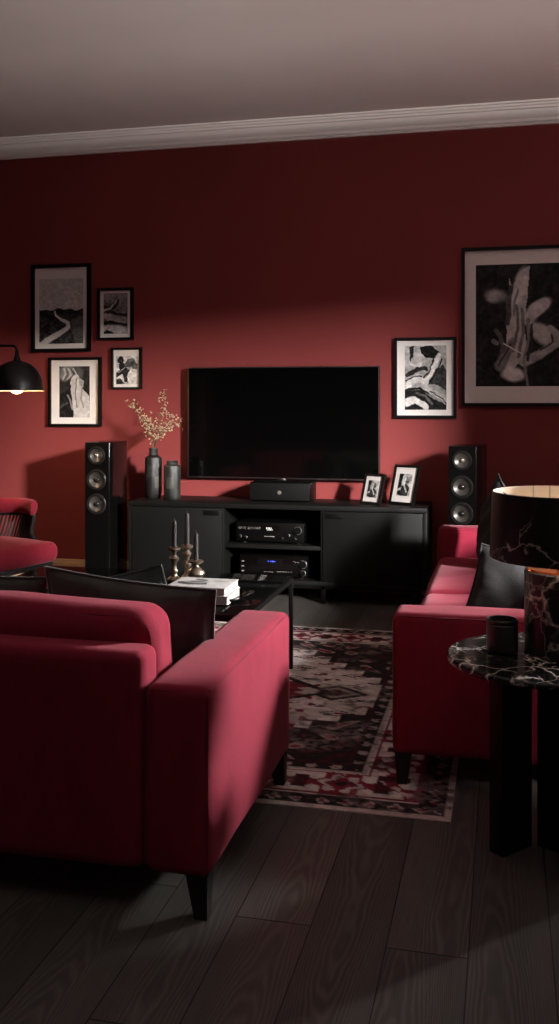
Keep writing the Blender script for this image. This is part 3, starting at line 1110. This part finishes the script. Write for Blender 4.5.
# ------------------------------------------------------------------ sofas
def make_sofa(label, L, D, loc, rz, back_seed=0.0):
    """Local: length along x, facing +y, back at y = -D/2."""
    e = thing('sofa', label, 'sofa', loc, rz)
    aw, ah, zb = .163, .542, .10
    r = .026
    hl, hd = L / 2, D / 2
    for s in (-1, 1):
        cx = s * (hl - aw / 2)
        arm = build('arm', soft_box(bmesh.new(), aw, D, ah - zb, r, (cx, 0, (ah + zb) / 2), (.004, .004, .006), .0015, s * 3.1, 14, 4), 'velvet', e)
        # seams along the top edges of the arm
        bm = bmesh.new()
        for sx in (-1, 1):
            xx = cx + sx * (aw / 2 - .004)
            tube(bm, [(xx, -hd + .02, ah - .010), (xx, hd - .02, ah - .010)], .0022, 6)
        for yy in (-hd + .005, hd - .005):
            tube(bm, [(cx - aw / 2 + .02, yy, ah - .012), (cx + aw / 2 - .02, yy, ah - .012)], .0022, 6)
            for sx in (-1, 1):
                xx = cx + sx * (aw / 2 - .005)
                tube(bm, [(xx, yy, zb + .02), (xx, yy, ah - .02)], .0022, 6)
        build('seam', bm, 'piping', arm)
    inner = L - 2 * aw
    bt = .115
    build('back_panel', soft_box(bmesh.new(), inner - .004, bt, .612 - zb, .028, (0, -hd + bt / 2 + .002, (.612 + zb) / 2), (0, .004, .006), .0015, 5, 20, 4), 'velvet', e)
    build('base', soft_box(bmesh.new(), inner - .004, D - bt - .01, .15, .02, (0, bt / 2, zb + .075), (0, .003, 0), 0, 0, 14, 3), 'velvet', e)
    n = 2
    cw = inner / n
    for i in range(n):
        cx = -inner / 2 + cw * (i + .5)
        build('seat_cushion', soft_box(bmesh.new(), cw - .008, D - bt - .12, .145, .045, (cx, bt / 2 + .055, .25 + .0725), (.004, .010, .022), .003, i * 2.2, 12, 5), 'velvet', e)

        def lean(q):
            return Vector((q.x, q.y - (q.z - .39) * .20, q.z))
        bc = build('back_cushion', soft_box(bmesh.new(), cw - .036, .17, .355, .055, (cx, -hd + bt + .125, .505), (.004, .028, .018), .004, i * 1.7 + back_seed, 14, 5, lean), 'velvet', e)
        # piping round the rear and front outlines of the cushion
        bm = bmesh.new()
        for sy in (-1, 1):
            pts = []
            w2, h2, rr = (cw - .036) / 2 - .012, .355 / 2 - .012, .05
            for (qx, qz, a0) in ((1, 1, 0), (-1, 1, 90), (-1, -1, 180), (1, -1, 270)):
                for k in range(6):
                    a = math.radians(a0 + 90 * k / 5)
                    pts.append((cx + qx * (w2 - rr) + rr * math.cos(a), -hd + bt + .125 + sy * .066, .505 + qz * (h2 - rr) + rr * math.sin(a)))
            tube(bm, [lean(Vector(p)) for p in pts], .0035, 6, True)
        build('piping', bm, 'piping', bc)
    for sx in (-1, 1):
        for sy in (-1, 1):
            bm = bmesh.new()
            bmesh.ops.create_cone(bm, cap_ends=True, segments=4, radius1=.022, radius2=.037, depth=zb + .004)
            bmesh.ops.rotate(bm, matrix=Matrix.Rotation(PI / 4, 3, 'Z'), verts=bm.verts)
            bmesh.ops.translate(bm, verts=bm.verts, vec=(sx * (hl - .034), sy * (hd - .034), (zb + .004) / 2))
            for v in bm.verts:      # outer faces stay upright
                if v.co.z < .02:
                    v.co.x += sx * .008; v.co.y += sy * .004
            build('leg', bm, 'leg', e, False)
    return e


def sofas():
    make_sofa('crimson velvet sofa with its back to us, nearest, black cushions along it', 2.10, .85, (-.660 - 1.05, 2.085 + .425, 0), 0)
    make_sofa('crimson velvet sofa on the right, side on, behind the marble side table', 2.25, .88, (-.343 + .44, 2.975 + 1.125, 0), PI / 2, 2.0)
    R = math.radians
    make_pillow('black satin cushion in front, against the right arm of the near sofa', (-1.042, 2.555, .530), (R(14), R(3.5), R(-6)), (.54, .36, .16), 'cushion', 1.0)
    make_pillow('black cushion behind the front one, only its raised top corner shows', (-1.20, 2.75, .495), (R(24), R(-12), R(6)), (.46, .38, .13), 'cushion', 4.0)
    make_pillow('black cushion at the left end of the near sofa, cut by the picture edge', (-1.55, 2.56, .515), (R(14), R(2), R(4)), (.48, .38, .14), 'cushion', 7.0)
    make_pillow('black matt cushion leaning in the near corner of the right sofa', (.105, 3.50, .470), (R(-16), R(14), R(-8)), (.48, .33, .15), 'cushion_matt', 2.5)
    make_pillow('black cushion with a pointed corner up, leaning at the far end of the right sofa', (-.045, 4.66, .592), (R(12), R(-14), R(100)), (.44, .43, .12), 'cushion_matt', 9.0)


# ------------------------------------------------------------------ coffee table and what stands on it
def coffee_table():
    x0, x1, y0, y1, zt = -2.15, -.927, 3.36, 4.18, .42
    cx, cy = (x0 + x1) / 2, (y0 + y1) / 2
    e = thing('coffee_table', 'low black coffee table with glossy dark glass top and thin metal legs', 'coffee table', (cx, cy, 0))
    hx, hy = (x1 - x0) / 2, (y1 - y0) / 2
    boxo('tabletop', (-hx + .004, hx - .004, -hy + .004, hy - .004, zt - .008, zt), 'glass_top', e, .001)
    bm = bmesh.new()
    t = .018
    for d in ((-hx, hx, -hy, -hy + t), (-hx, hx, hy - t, hy), (-hx, -hx + t, -hy + t, hy - t), (hx - t, hx, -hy + t, hy - t)):
        box(bm, d[0], d[1], d[2], d[3], zt - .008 - t, zt - .0085)
    build('frame', bm, 'black_metal', e, False)
    for sx in (-1, 1):
        for sy in (-1, 1):
            xa = sx * (hx - t / 2); ya = sy * (hy - t / 2)
            boxo('leg', (xa - t / 2, xa + t / 2, ya - t / 2, ya + t / 2, 0, zt - .008 - t), 'black_metal', e, .001)

    # tray: oval, with a raised rim and two loop handles
    tr = thing('tray', 'black oval tray with loop handle on the coffee table, under the books', 'tray', (-1.190, 3.625, zt))
    bm = bmesh.new()
    lathe(bm, [(0, 0), (.17, 0), (.182, .004), (.192, .02), (.196, .021), (.195, .016), (.186, .003 + .002), (.17, .005), (0, .005)], 48)
    for v in bm.verts:
        v.co.x *= 1.0; v.co.y *= .82
    build('dish', bm, 'tray', tr)
    for s in (-1, 1):
        pts = [(s * (.186 + .035 * math.sin(a)), .055 * math.cos(a), .018 + .014 * math.sin(a)) for a in [PI * k / 10 for k in range(11)]]
        build('handle', tube(bmesh.new(), pts, .005, 8), 'tray', tr)

    def book(label, z, w, d, h, rz, x, y, art):
        b = thing('book', label, 'book', (x, y, z), rz)
        boxo('pages', (-w / 2 + .004, w / 2 - .003, -d / 2 + .003, d / 2 - .003, .003, h - .003), 'paper', b, .001)
        bm = bmesh.new()
        box(bm, -w / 2, w / 2, -d / 2, d / 2, 0, .003, .0006)
        box(bm, -w / 2, w / 2, -d / 2, d / 2, h - .003, h, .0006)
        box(bm, -w / 2, -w / 2 + .004, -d / 2, d / 2, 0, h, .0006)
        build('cover', bm, 'paper', b, False)
        c = Canvas(60, 44, .68)
        if art:
            c.poly([(.05, .5), (.3, .35), (.55, .42), (.62, .7), (.3, .8), (.1, .7)], .2)
            c.stroke([(.2, .5), (.45, .55), (.55, .45)], .04, .6)
            c.stroke([(.66, .3), (.9, .32)], .02, .35)
            c.ell(.42, .25, .14, .08, .3, .4)
            c.grain(.1, 5, 3)
        colour_sheet('cover_print', grey3(c), w * .96, d * .96, 'cover', b, lambda px, pz: (px, pz, h + .0006))
    book('white book lying on the tray, lower of the pair beside the candlesticks', zt + .0055, .245, .20, .032, .03, -1.157, 3.585, False)
    book('white book with dark cover photo, upper of the pair on the tray', zt + .0385, .24, .195, .030, .0, -1.163, 3.59, True)

    # candlesticks
    def stick(kind, label, clabel, x, y, k, hs, hc):
        p = {'slim': [(0, 0), (.030, 0), (.031, .006), (.026, .012), (.015, .02), (.012, .03), (.016, .036), (.016, .042), (.011, .05), (.010, .066), (.014, .078), (.021, .086), (.022, .094), (.014, .102),
                       (.010, .108), (.012, .118), (.024, .126), (.028, .130), (.028, .138), (.020, .142), (.013, .142), (.0125, .128), (0, .128)],
             'slim2': [(0, 0), (.028, 0), (.029, .006), (.022, .013), (.013, .022), (.011, .04), (.013, .05), (.020, .058), (.022, .066), (.015, .074), (.011, .08), (.012, .09), (.019, .10), (.021, .108),
                       (.013, .116), (.011, .122), (.022, .130), (.027, .134), (.027, .141), (.018, .145), (.013, .145), (.0125, .131), (0, .131)],
             'squat': [(0, 0), (.030, 0), (.032, .006), (.026, .012), (.022, .016), (.032, .026), (.037, .036), (.034, .046), (.022, .056), (.014, .062), (.012, .07), (.018, .076), (.030, .08), (.032, .086),
                       (.026, .090), (.013, .090), (.0125, .076), (0, .076)]}[kind]
        top = p[-1][1]
        f = hs / p[-3][1]
        e = thing('candlestick', label, 'candlestick', (x, y, zt))
        build('body', lathe(bmesh.new(), [(r * k, h * f) for r, h in p], 32), 'silver', e)
        c = thing('candle', clabel, 'candle', (x, y, zt + top * f + .0005))
        build('wax', lathe(bmesh.new(), [(0, 0), (.0105, 0), (.0100, hc - .012), (.0085, hc - .004), (.003, hc), (0, hc)], 20), 'wax', c)
        build('wick', lathe(bmesh.new(), [(.0012, hc - .002), (.0010, hc + .010), (0, hc + .011)], 6), 'wick', c)
    stick('slim', 'aged silver candlestick, leftmost of the three on the coffee table', 'grey taper candle in the leftmost candlestick', -1.412, 3.95, 1.0, .150, .129)
    stick('slim2', 'aged silver candlestick, middle one of the three, holding the highest candle', 'grey taper candle whose tip stands highest of the three', -1.370, 4.00, 1.0, .152, .154)
    stick('squat', 'squat bulbous silver candlestick, lowest of the three, nearest the books', 'grey taper candle in the squat candlestick, its tip lowest', -1.305, 3.93, 1.05, .098, .134)


# ------------------------------------------------------------------ rug
def rug():
    x0, x1, y0, y1 = -2.45, -.150, 2.755, 4.975
    W, H = 290, 320
    w, h = x1 - x0, y1 - y0
    vv, uu = np.mgrid[0:H, 0:W]
    X = uu / (W - 1) * w                  # from left
    Y = (1 - vv / (H - 1)) * h            # from front
    dx = np.minimum(X, w - X); dy = np.minimum(Y, h - Y)
    d = np.minimum(dx, dy)
    hor = dy < dx                          # nearest edge is front/back
    s = np.where(hor, X, Y)                # coordinate along border
    n1 = fbm(W, H, 9, 1); n2 = fbm(W, H, 22, 5); n3 = vnoise(W, H, 2.2, 9); n4 = fbm(W, H, 60, 14)
    cream = np.array([.68, .62, .59]); beige = np.array([.52, .45, .41]); blk = np.array([.022, .017, .018])
    red = np.array([.22, .022, .042]); wine = np.array([.065, .012, .018]); pale = np.array([.60, .54, .51])
    rgb = np.zeros((H, W, 3)); rgb[:] = blk

    def put(mask, col):
        m = mask[..., None].astype(float)
        rgb[:] = rgb * (1 - m) + np.array(col) * m

    def band(a, b):
        return (d >= a) & (d < b)

    def rosette(sc, mid, half):
        q = (s / sc) % 1 - .5
        a = q * sc / half; b = (d - mid) / half
        return np.hypot(a, b), np.arctan2(b, a)
    # fringe edge
    put(band(0, .022), pale)
    # outer guard: dark with small pale and red marks
    put(band(.022, .085), blk)
    r, th = rosette(.075, .054, .026)
    put(band(.03, .08) & (r < .75 + .2 * np.cos(4 * th)) & (n3 > .35), pale * .62)
    put(band(.03, .08) & (r < .4), red)
    put(band(.085, .097), wine)
    # main border: cream with red and dark flowers
    put(band(.097, .285), cream)
    r, th = rosette(.26, .19, .085)
    fl = band(.097, .285)
    put(fl & (r < 1.02 + .16 * np.cos(6 * th)), red)
    put(fl & (r < .74 + .14 * np.cos(6 * th + 1)), cream * .8)
    put(fl & (r < .5 + .1 * np.cos(4 * th)), red)
    put(fl & (r < .2), blk)
    q = ((s / .26 + .5) % 1 - .5)
    lat = np.abs(q * .26); lb = np.abs(d - .19)
    put(fl & (np.abs(lat - .035 * np.cos(lb * 40)) < .014) & (n1 > .3), red)
    put(fl & (lat < .022) & (lb < .05), wine)
    put(fl & (np.abs(lb - .082) < .006), red * .9)
    put(band(.285, .298), pale * .75)
    put(band(.298, .345), blk)
    r, th = rosette(.085, .321, .024)
    put(band(.30, .343) & (r < .8) & (n3 > .3), beige * .7)
    put(band(.345, .355), wine)
    # field ground: near black with red and beige scroll work
    fld = d >= .355
    put(fld, blk)
    fx = X - w / 2; fy = Y - h / 2
    fx, fy = np.abs(fx), np.abs(fy)
    hx, hy = w / 2 - .355, h / 2 - .355
    sc1 = np.sin(fx * 26 + 2.2 * np.sin(fy * 19)) * np.sin(fy * 24 + 2 * np.sin(fx * 17))
    put(fld & (sc1 > .42), beige * .62)
    put(fld & (sc1 > .72), red)
    put(fld & (sc1 < -.62), wine)
    # stepped pale field
    dist = w / 2 - fx
    lim = np.minimum(.72, .70 - np.floor((.82 - dist) / .09) * .096)
    inside = fld & (fy < lim) & (dist > .27)
    edge = inside & ~((fy < lim - .045) & (dist > .30))
    put(inside, beige)
    put(inside & (n4 > .42), cream)
    put(edge, blk)
    put(inside & (fy < lim - .045) & (fy > lim - .062), wine)
    core = inside & ~edge
    # scattered motifs in the pale field, in half-drop repeat
    gx = fx / .27; gy = fy / .17 + .5 * (np.floor(gx) % 2)
    a = (gx % 1 - .5) * 2; b = (gy % 1 - .5) * 2
    dia = np.abs(a) / .62 + np.abs(b) / .42
    put(core & (dia < 1) & (dia > .70) & (n3 > .22), blk * 1.6)
    put(core & (dia < .42) & (n3 > .25), red * .9)
    a2 = ((gx + .5) % 1 - .5) * 2; b2 = ((gy + .5) % 1 - .5) * 2
    put(core & (np.abs(b2 - .2 * np.sin(a2 * 5)) < .10) & (np.abs(a2) < .55) & (n3 > .3), wine * 1.3)
    put(core & (np.hypot(a2, b2) < .22), red * .8)
    # the pendant lozenge towards each end of the medallion
    px = np.abs(fx - (w / 2 - .53)); py = fy
    pend = px / .15 + py / .105
    put(core & (pend < 1.25), beige)
    put(core & (pend < 1.0), blk)
    put(core & (pend < .72), beige * .55)
    put(core & (pend < .45), wine)
    # central medallion
    md = fx / .62 + fy / .48
    put(core & (md < 1.0), blk)
    put(core & (md < .92), red * .8)
    put(core & (md < .92) & (sc1 > .2), cream * .8)
    put(core & (md < .45), blk)
    put(core & (md < .34), beige)
    # wear: mottled fading and dark blots
    wear = np.clip((n2 - .52) * 5, 0, 1)[..., None]
    rgb = rgb * (1 - .45 * wear) + np.array([.30, .25, .235]) * .45 * wear * (n3[..., None] > .35)+ rgb * .45 * wear * (n3[..., None] <= .35)
    blot = np.clip((n1 - .60) * 7, 0, 1)[..., None]
    rgb = rgb * (1 - .75 * blot) + blk * .75 * blot
    rgb *= (.72 + .56 * n3)[..., None]
    e = thing('rug', 'worn oriental rug in cream, black and dark red on the dark floor', 'rug', ((x0 + x1) / 2, (y0 + y1) / 2, 0))
    hgt = .004
    colour_sheet('pile', rgb, w, h, 'rug', e, lambda px, pz: (px, pz, hgt))
    bm = bmesh.new()
    box(bm, -w / 2, w / 2, -h / 2, h / 2, .0005, hgt - .0004)
    build('backing', bm, 'mat', e, False)


# ------------------------------------------------------------------ marble side table, lamp, jar
def side_table():
    c = Vector((.104, 2.61, 0)); zt = .53
    e = thing('side_table', 'round black marble side table on black slab legs, beside the right sofa', 'side table', c)
    build('tabletop', lathe(bmesh.new(), [(0, zt - .018), (.250, zt - .018), (.2555, zt - .014), (.257, zt - .009), (.2555, zt - .004), (.251, zt), (0, zt)], 96), 'marble_top', e)

    def slab(p, ax, ln, th):
        a = Vector((*ax, 0)).normalized(); b = Vector((-a.y, a.x, 0))
        p = Vector((*p, 0)) - c
        m = Matrix(((a.x, b.x, 0, p.x), (a.y, b.y, 0, p.y), (0, 0, 1, 0), (0, 0, 0, 1)))
        build('slab_leg', box(bmesh.new(), 0, ln, 0, th, 0, zt - .018, .0015, 2, m), 'black_lacquer', e)
    slab((-.004, 2.571), (.65, .76), .118, .047)
    slab((.086, 2.662), (.89, -.45), .19, .047)
    slab((.175, 2.50), (-.3, -.95), .10, .047)

    # lamp
    L = Vector((.152, 2.655, zt))
    lm = thing('table_lamp', 'table lamp with veined black marble drum shade and marble column base', 'lamp', L)
    build('base', lathe(bmesh.new(), [(0, 0), (.096, 0), (.1, .003), (.1, .218), (.097, .222), (0, .222)], 64), 'marble_base', lm)
    build('base_cap', lathe(bmesh.new(), [(.096, .2222), (.094, .228), (.03, .234), (.012, .240), (.011, .26), (.018, .262), (.018, .31), (0, .31)], 40), 'copper', lm)
    R, z0, z1 = .188, .254, .432
    sh = build('lamp_shade', lathe(bmesh.new(), [(R + .002, z0), (R + .004, z0 + .002), (R - .003, z1 - .002), (R - .005, z1)], 72, cap=False), 'marble_shade', lm)
    build('lining', lathe(bmesh.new(), [(R - .005, z1), (R - .007, z1 - .001), (R - .001, z0 + .001), (R + .002, z0)], 72, cap=False), 'lining', sh)
    bm = bmesh.new()
    for k in range(3):
        a = 2 * PI * k / 3 + .5
        tube(bm, [(.016 * math.cos(a), .016 * math.sin(a), .30), (R * .5 * math.cos(a), R * .5 * math.sin(a), .37), ((R - .003) * math.cos(a), (R - .003) * math.sin(a), z1 - .012)], .0018, 6)
    build('spider', bm, 'satin_steel', lm)
    for a in (math.radians(98), math.radians(113)):
        bm = bmesh.new()
        p = Vector((math.cos(a), math.sin(a), 0)) * (R - .0065)
        tube(bm, [p + Vector((0, 0, z0 + .004)), p + Vector((0, 0, z1))], .0022, 6)
        build('lining_seam', bm, 'paper', sh)
    build('bulb', lathe(bmesh.new(), [(.012, .308), (.016, .318), (.028, .338), (.03, .352), (.024, .368), (.012, .376), (0, .378)], 24), 'bulb', lm)
    l = bpy.data.lights.new('table_lamp_light', 'POINT')
    l.energy = .22; l.color = (1, .90, .78); l.shadow_soft_size = .03
    lo = bpy.data.objects.new('table_lamp_light', l); COL.objects.link(lo)
    lo.location = (0, 0, .40); lo.parent = lm

    j = thing('candle_jar', 'small smoked black jar with a rim groove on the marble table', 'jar', (-.006, 2.632, zt))
    build('vessel', lathe(bmesh.new(), [(0, 0), (.038, 0), (.0415, .004), (.042, .01), (.042, .074), (.0405, .076), (.0405, .0775), (.042, .0795), (.042, .087), (.0405, .089), (.0375, .088), (.0375, .02), (0, .018)], 48), 'jar', j)
    build('wax', lathe(bmesh.new(), [(0, .02), (.0372, .02), (.0372, .062), (0, .061)], 32), 'wax', j)


# ------------------------------------------------------------------ armchair and floor lamp on the left
def armchair():
    e = thing('armchair', 'dark framed spindle-back armchair with crimson velvet pads at the left edge', 'armchair', (-2.885, 4.78, 0), math.atan2(-.30, .95))
    # local: faces -y, back at +y
    build('seat', soft_box(bmesh.new(), .69, .63, .115, .048, (0, 0, .355), (.006, .012, .018), .002, 1.0, 10, 5), 'chairvelvet', e)
    bm = bmesh.new()
    # curved seat rail
    box(bm, -.31, .31, -.29, -.26, .265, .297, .004)
    box(bm, -.31, .31, .26, .29, .265, .297, .004)
    box(bm, -.31, -.28, -.26, .26, .265, .297, .004)
    box(bm, .28, .31, -.26, .26, .265, .297, .004)
    build('seat_rail', bm, 'leg', e)
    # back: arc from one side to the other
    def arc(t, z, push=0.0):                  # t in -1..1
        x = .165 * t - .045
        y = .30 + .075 * (1 - t * t) + (z - .35) * .16 + push
        return Vector((x, y, z))
    bm = bmesh.new()
    N = 24
    rows = []
    for i in range(N + 1):
        t = -1 + 2 * i / N
        ends = min(1, (1 - abs(t)) * 7 + .35)
        ring = []
        for k in range(14):
            a = 2 * PI * k / 14
            p = arc(t * 1.04, .585 + .044 * math.sin(a) * ends ** .5)
            p.y += .034 * math.cos(a) * ends ** .5 - .012
            ring.append(bm.verts.new(p))
        rows.append(ring)
    for a, b in zip(rows, rows[1:]):
        for k in range(14):
            j = (k + 1) % 14
            bm.faces.new((a[k], a[j], b[j], b[k]))
    bm.faces.new(rows[0][::-1]); bm.faces.new(rows[-1])
    build('backrest', bm, 'chairvelvet', e)
    build('back_rail', tube(bmesh.new(), [arc(-1 + 2 * i / 24, .535) for i in range(25)], .012, 8), 'leg', e)
    for s in (-1, 1):
        build('back_post', tube(bmesh.new(), [arc(s, .54), arc(s * 1.05, .45, -.01), Vector((s * .28 - .01, .275, .29))], [.011, .013, .014], 8), 'leg', e)
    for i in range(15):
        t = -.88 + 1.76 * i / 14
        p = arc(t, .535); q = Vector((p.x * 1.15, .275 + .04 * (1 - t * t), .285))
        build('spindle', tube(bmesh.new(), [p, q], [.007, .0075], 6), 'leg', e)
    for sx in (-1, 1):
        for sy in (-1, 1):
            build('leg', tube(bmesh.new(), [(sx * .275, sy * .25, .28), (sx * .315, sy * .285, .0)], [.018, .011], 10), 'leg', e)


def floor_lamp():
    hx, hy, z0 = -2.805, 5.10, 1.272
    e = thing('floor_lamp', 'black floor lamp with lit glossy dome shade over the armchair', 'lamp', (-3.36, 5.34, 0))
    o = Vector((-3.36, 5.34, 0)); H = Vector((hx, hy, 0)) - o
    R, hgt = .156, .178
    prof = [(R + .002, 0), (R + .003, .004)]
    for k in range(1, 15):
        a = PI / 2 * k / 15
        prof.append((R * math.cos(a) ** .9, hgt * math.sin(a)))
    prof += [(.018, hgt + .001)]
    inner = [(r * .975 if i else R - .002, h * .97 if h > .004 else 0.0) for i, (r, h) in enumerate(prof)]
    bm = lathe(bmesh.new(), prof, 56, (H.x, H.y, z0), cap=False)
    sh = build('lamp_shade', bm, 'dome_paint', e)
    build('shade_lining', lathe(bmesh.new(), [(R + .002, 0)] + inner[1:], 56, (H.x, H.y, z0 - .0005), cap=False), 'dome_inside', sh)
    build('socket', lathe(bmesh.new(), [(.022, hgt - .005), (.020, hgt + .012), (.013, hgt + .03), (.011, hgt + .06), (0, hgt + .06)], 24, (H.x, H.y, z0)), 'black_metal', e)
    top = z0 + hgt + .09
    pts = [Vector((H.x, H.y, z0 + hgt + .05))]
    for k in range(7):
        a = PI / 2 * k / 6
        pts.append(Vector((H.x, H.y, 0)) - Vector((H.x, H.y, 0)).normalized() * (.045 * (1 - math.cos(a))) + Vector((0, 0, top - .035 + .035 * math.sin(a))))
    pts.append(Vector((.02, 0, top + .02)))
    build('arm', tube(bmesh.new(), pts, .0075, 10), 'black_metal', e)
    build('pole', tube(bmesh.new(), [(0, 0, .02), (0, 0, top + .05)], .011, 14), 'black_metal', e)
    build('base', lathe(bmesh.new(), [(0, 0), (.14, 0), (.14, .018), (.13, .024), (.02, .028), (0, .028)], 48), 'black_metal', e)
    build('bulb', lathe(bmesh.new(), [(.014, .10), (.02, .075), (.036, .045), (.040, .02), (.034, -.004), (.018, -.015), (0, -.018)], 28, (H.x, H.y, z0)), 'bulb', e)
    l = bpy.data.lights.new('floor_lamp_light', 'POINT')
    l.energy = 9.0; l.color = (1, .66, .38); l.shadow_soft_size = .04
    lo = bpy.data.objects.new('floor_lamp_light', l); COL.objects.link(lo)
    lo.location = (H.x, H.y, z0 - .05); lo.parent = e


# ------------------------------------------------------------------ light and camera
def lights_camera():
    def area(name, loc, target, sx, sy, energy, col, spread=PI):
        l = bpy.data.lights.new(name, 'AREA')
        l.shape = 'RECTANGLE'; l.size = sx; l.size_y = sy; l.energy = energy; l.color = col
        l.spread = spread
        o = bpy.data.objects.new(name, l); COL.objects.link(o)
        o.location = loc
        d = Vector(target) - Vector(loc)
        o.rotation_euler = d.to_track_quat('-Z', 'Y').to_euler()
        return o
    area('daylight_low', (6.2, -1.95, 3.45), (2.25, 1.9, 1.9), 2.2, 1.1, 13000, (1, .96, .94))
    area('sofa_fill', (6.2, 7.3, 3.75), (2.25, 7.3, 2.0), 3.5, 1.5, 7200, (1, .97, .96))  # added lamp, brightens the sofa arm and seats through the far opening
    area('rug_fill', (6.2, -1.6, 4.75), (2.25, 1.9, 2.2), 2.0, 1.2, 3000, (1, .96, .94))  # extra lamp added to brighten the rug
    area('ceiling_fill', (.8, -8.0, .33), (.4, -1.7, 1.6), 3.4, .35, 2300, (1, .97, .95))  # low lamp added behind the camera to brighten ceiling and cornice
    w = bpy.data.worlds.new('sky'); S.world = w
    w.use_nodes = True
    bg = w.node_tree.nodes['Background']
    bg.inputs[0].default_value = (.75, .8, .9, 1); bg.inputs[1].default_value = .1

    t = math.atan(225 / 949)
    cam = bpy.data.cameras.new('camera')
    cam.sensor_fit = 'AUTO'; cam.sensor_width = 36
    cam.lens = 949 * 36 / 1024
    cam.shift_y = -109 / 1024
    cam.clip_start = .02
    o = bpy.data.objects.new('camera', cam); COL.objects.link(o)
    o.location = (0, 0, 1.2)
    o.rotation_euler = (PI / 2, 0, t)
    S.camera = o


make_materials()
room()
pictures()
television()
console()
tower_speaker()
vases()
sofas()
coffee_table()
rug()
side_table()
armchair()
floor_lamp()
lights_camera()

vs = S.view_settings
S.display_settings.display_device = 'sRGB'
vs.view_transform = 'Standard'
vs.look = 'None'
vs.exposure = 0.0
vs.gamma = 1.0
vs.use_curve_mapping = False
S.cycles.use_denoising = True
S.cycles.max_bounces = 10
S.cycles.diffuse_bounces = 5
S.cycles.sample_clamp_indirect = 4
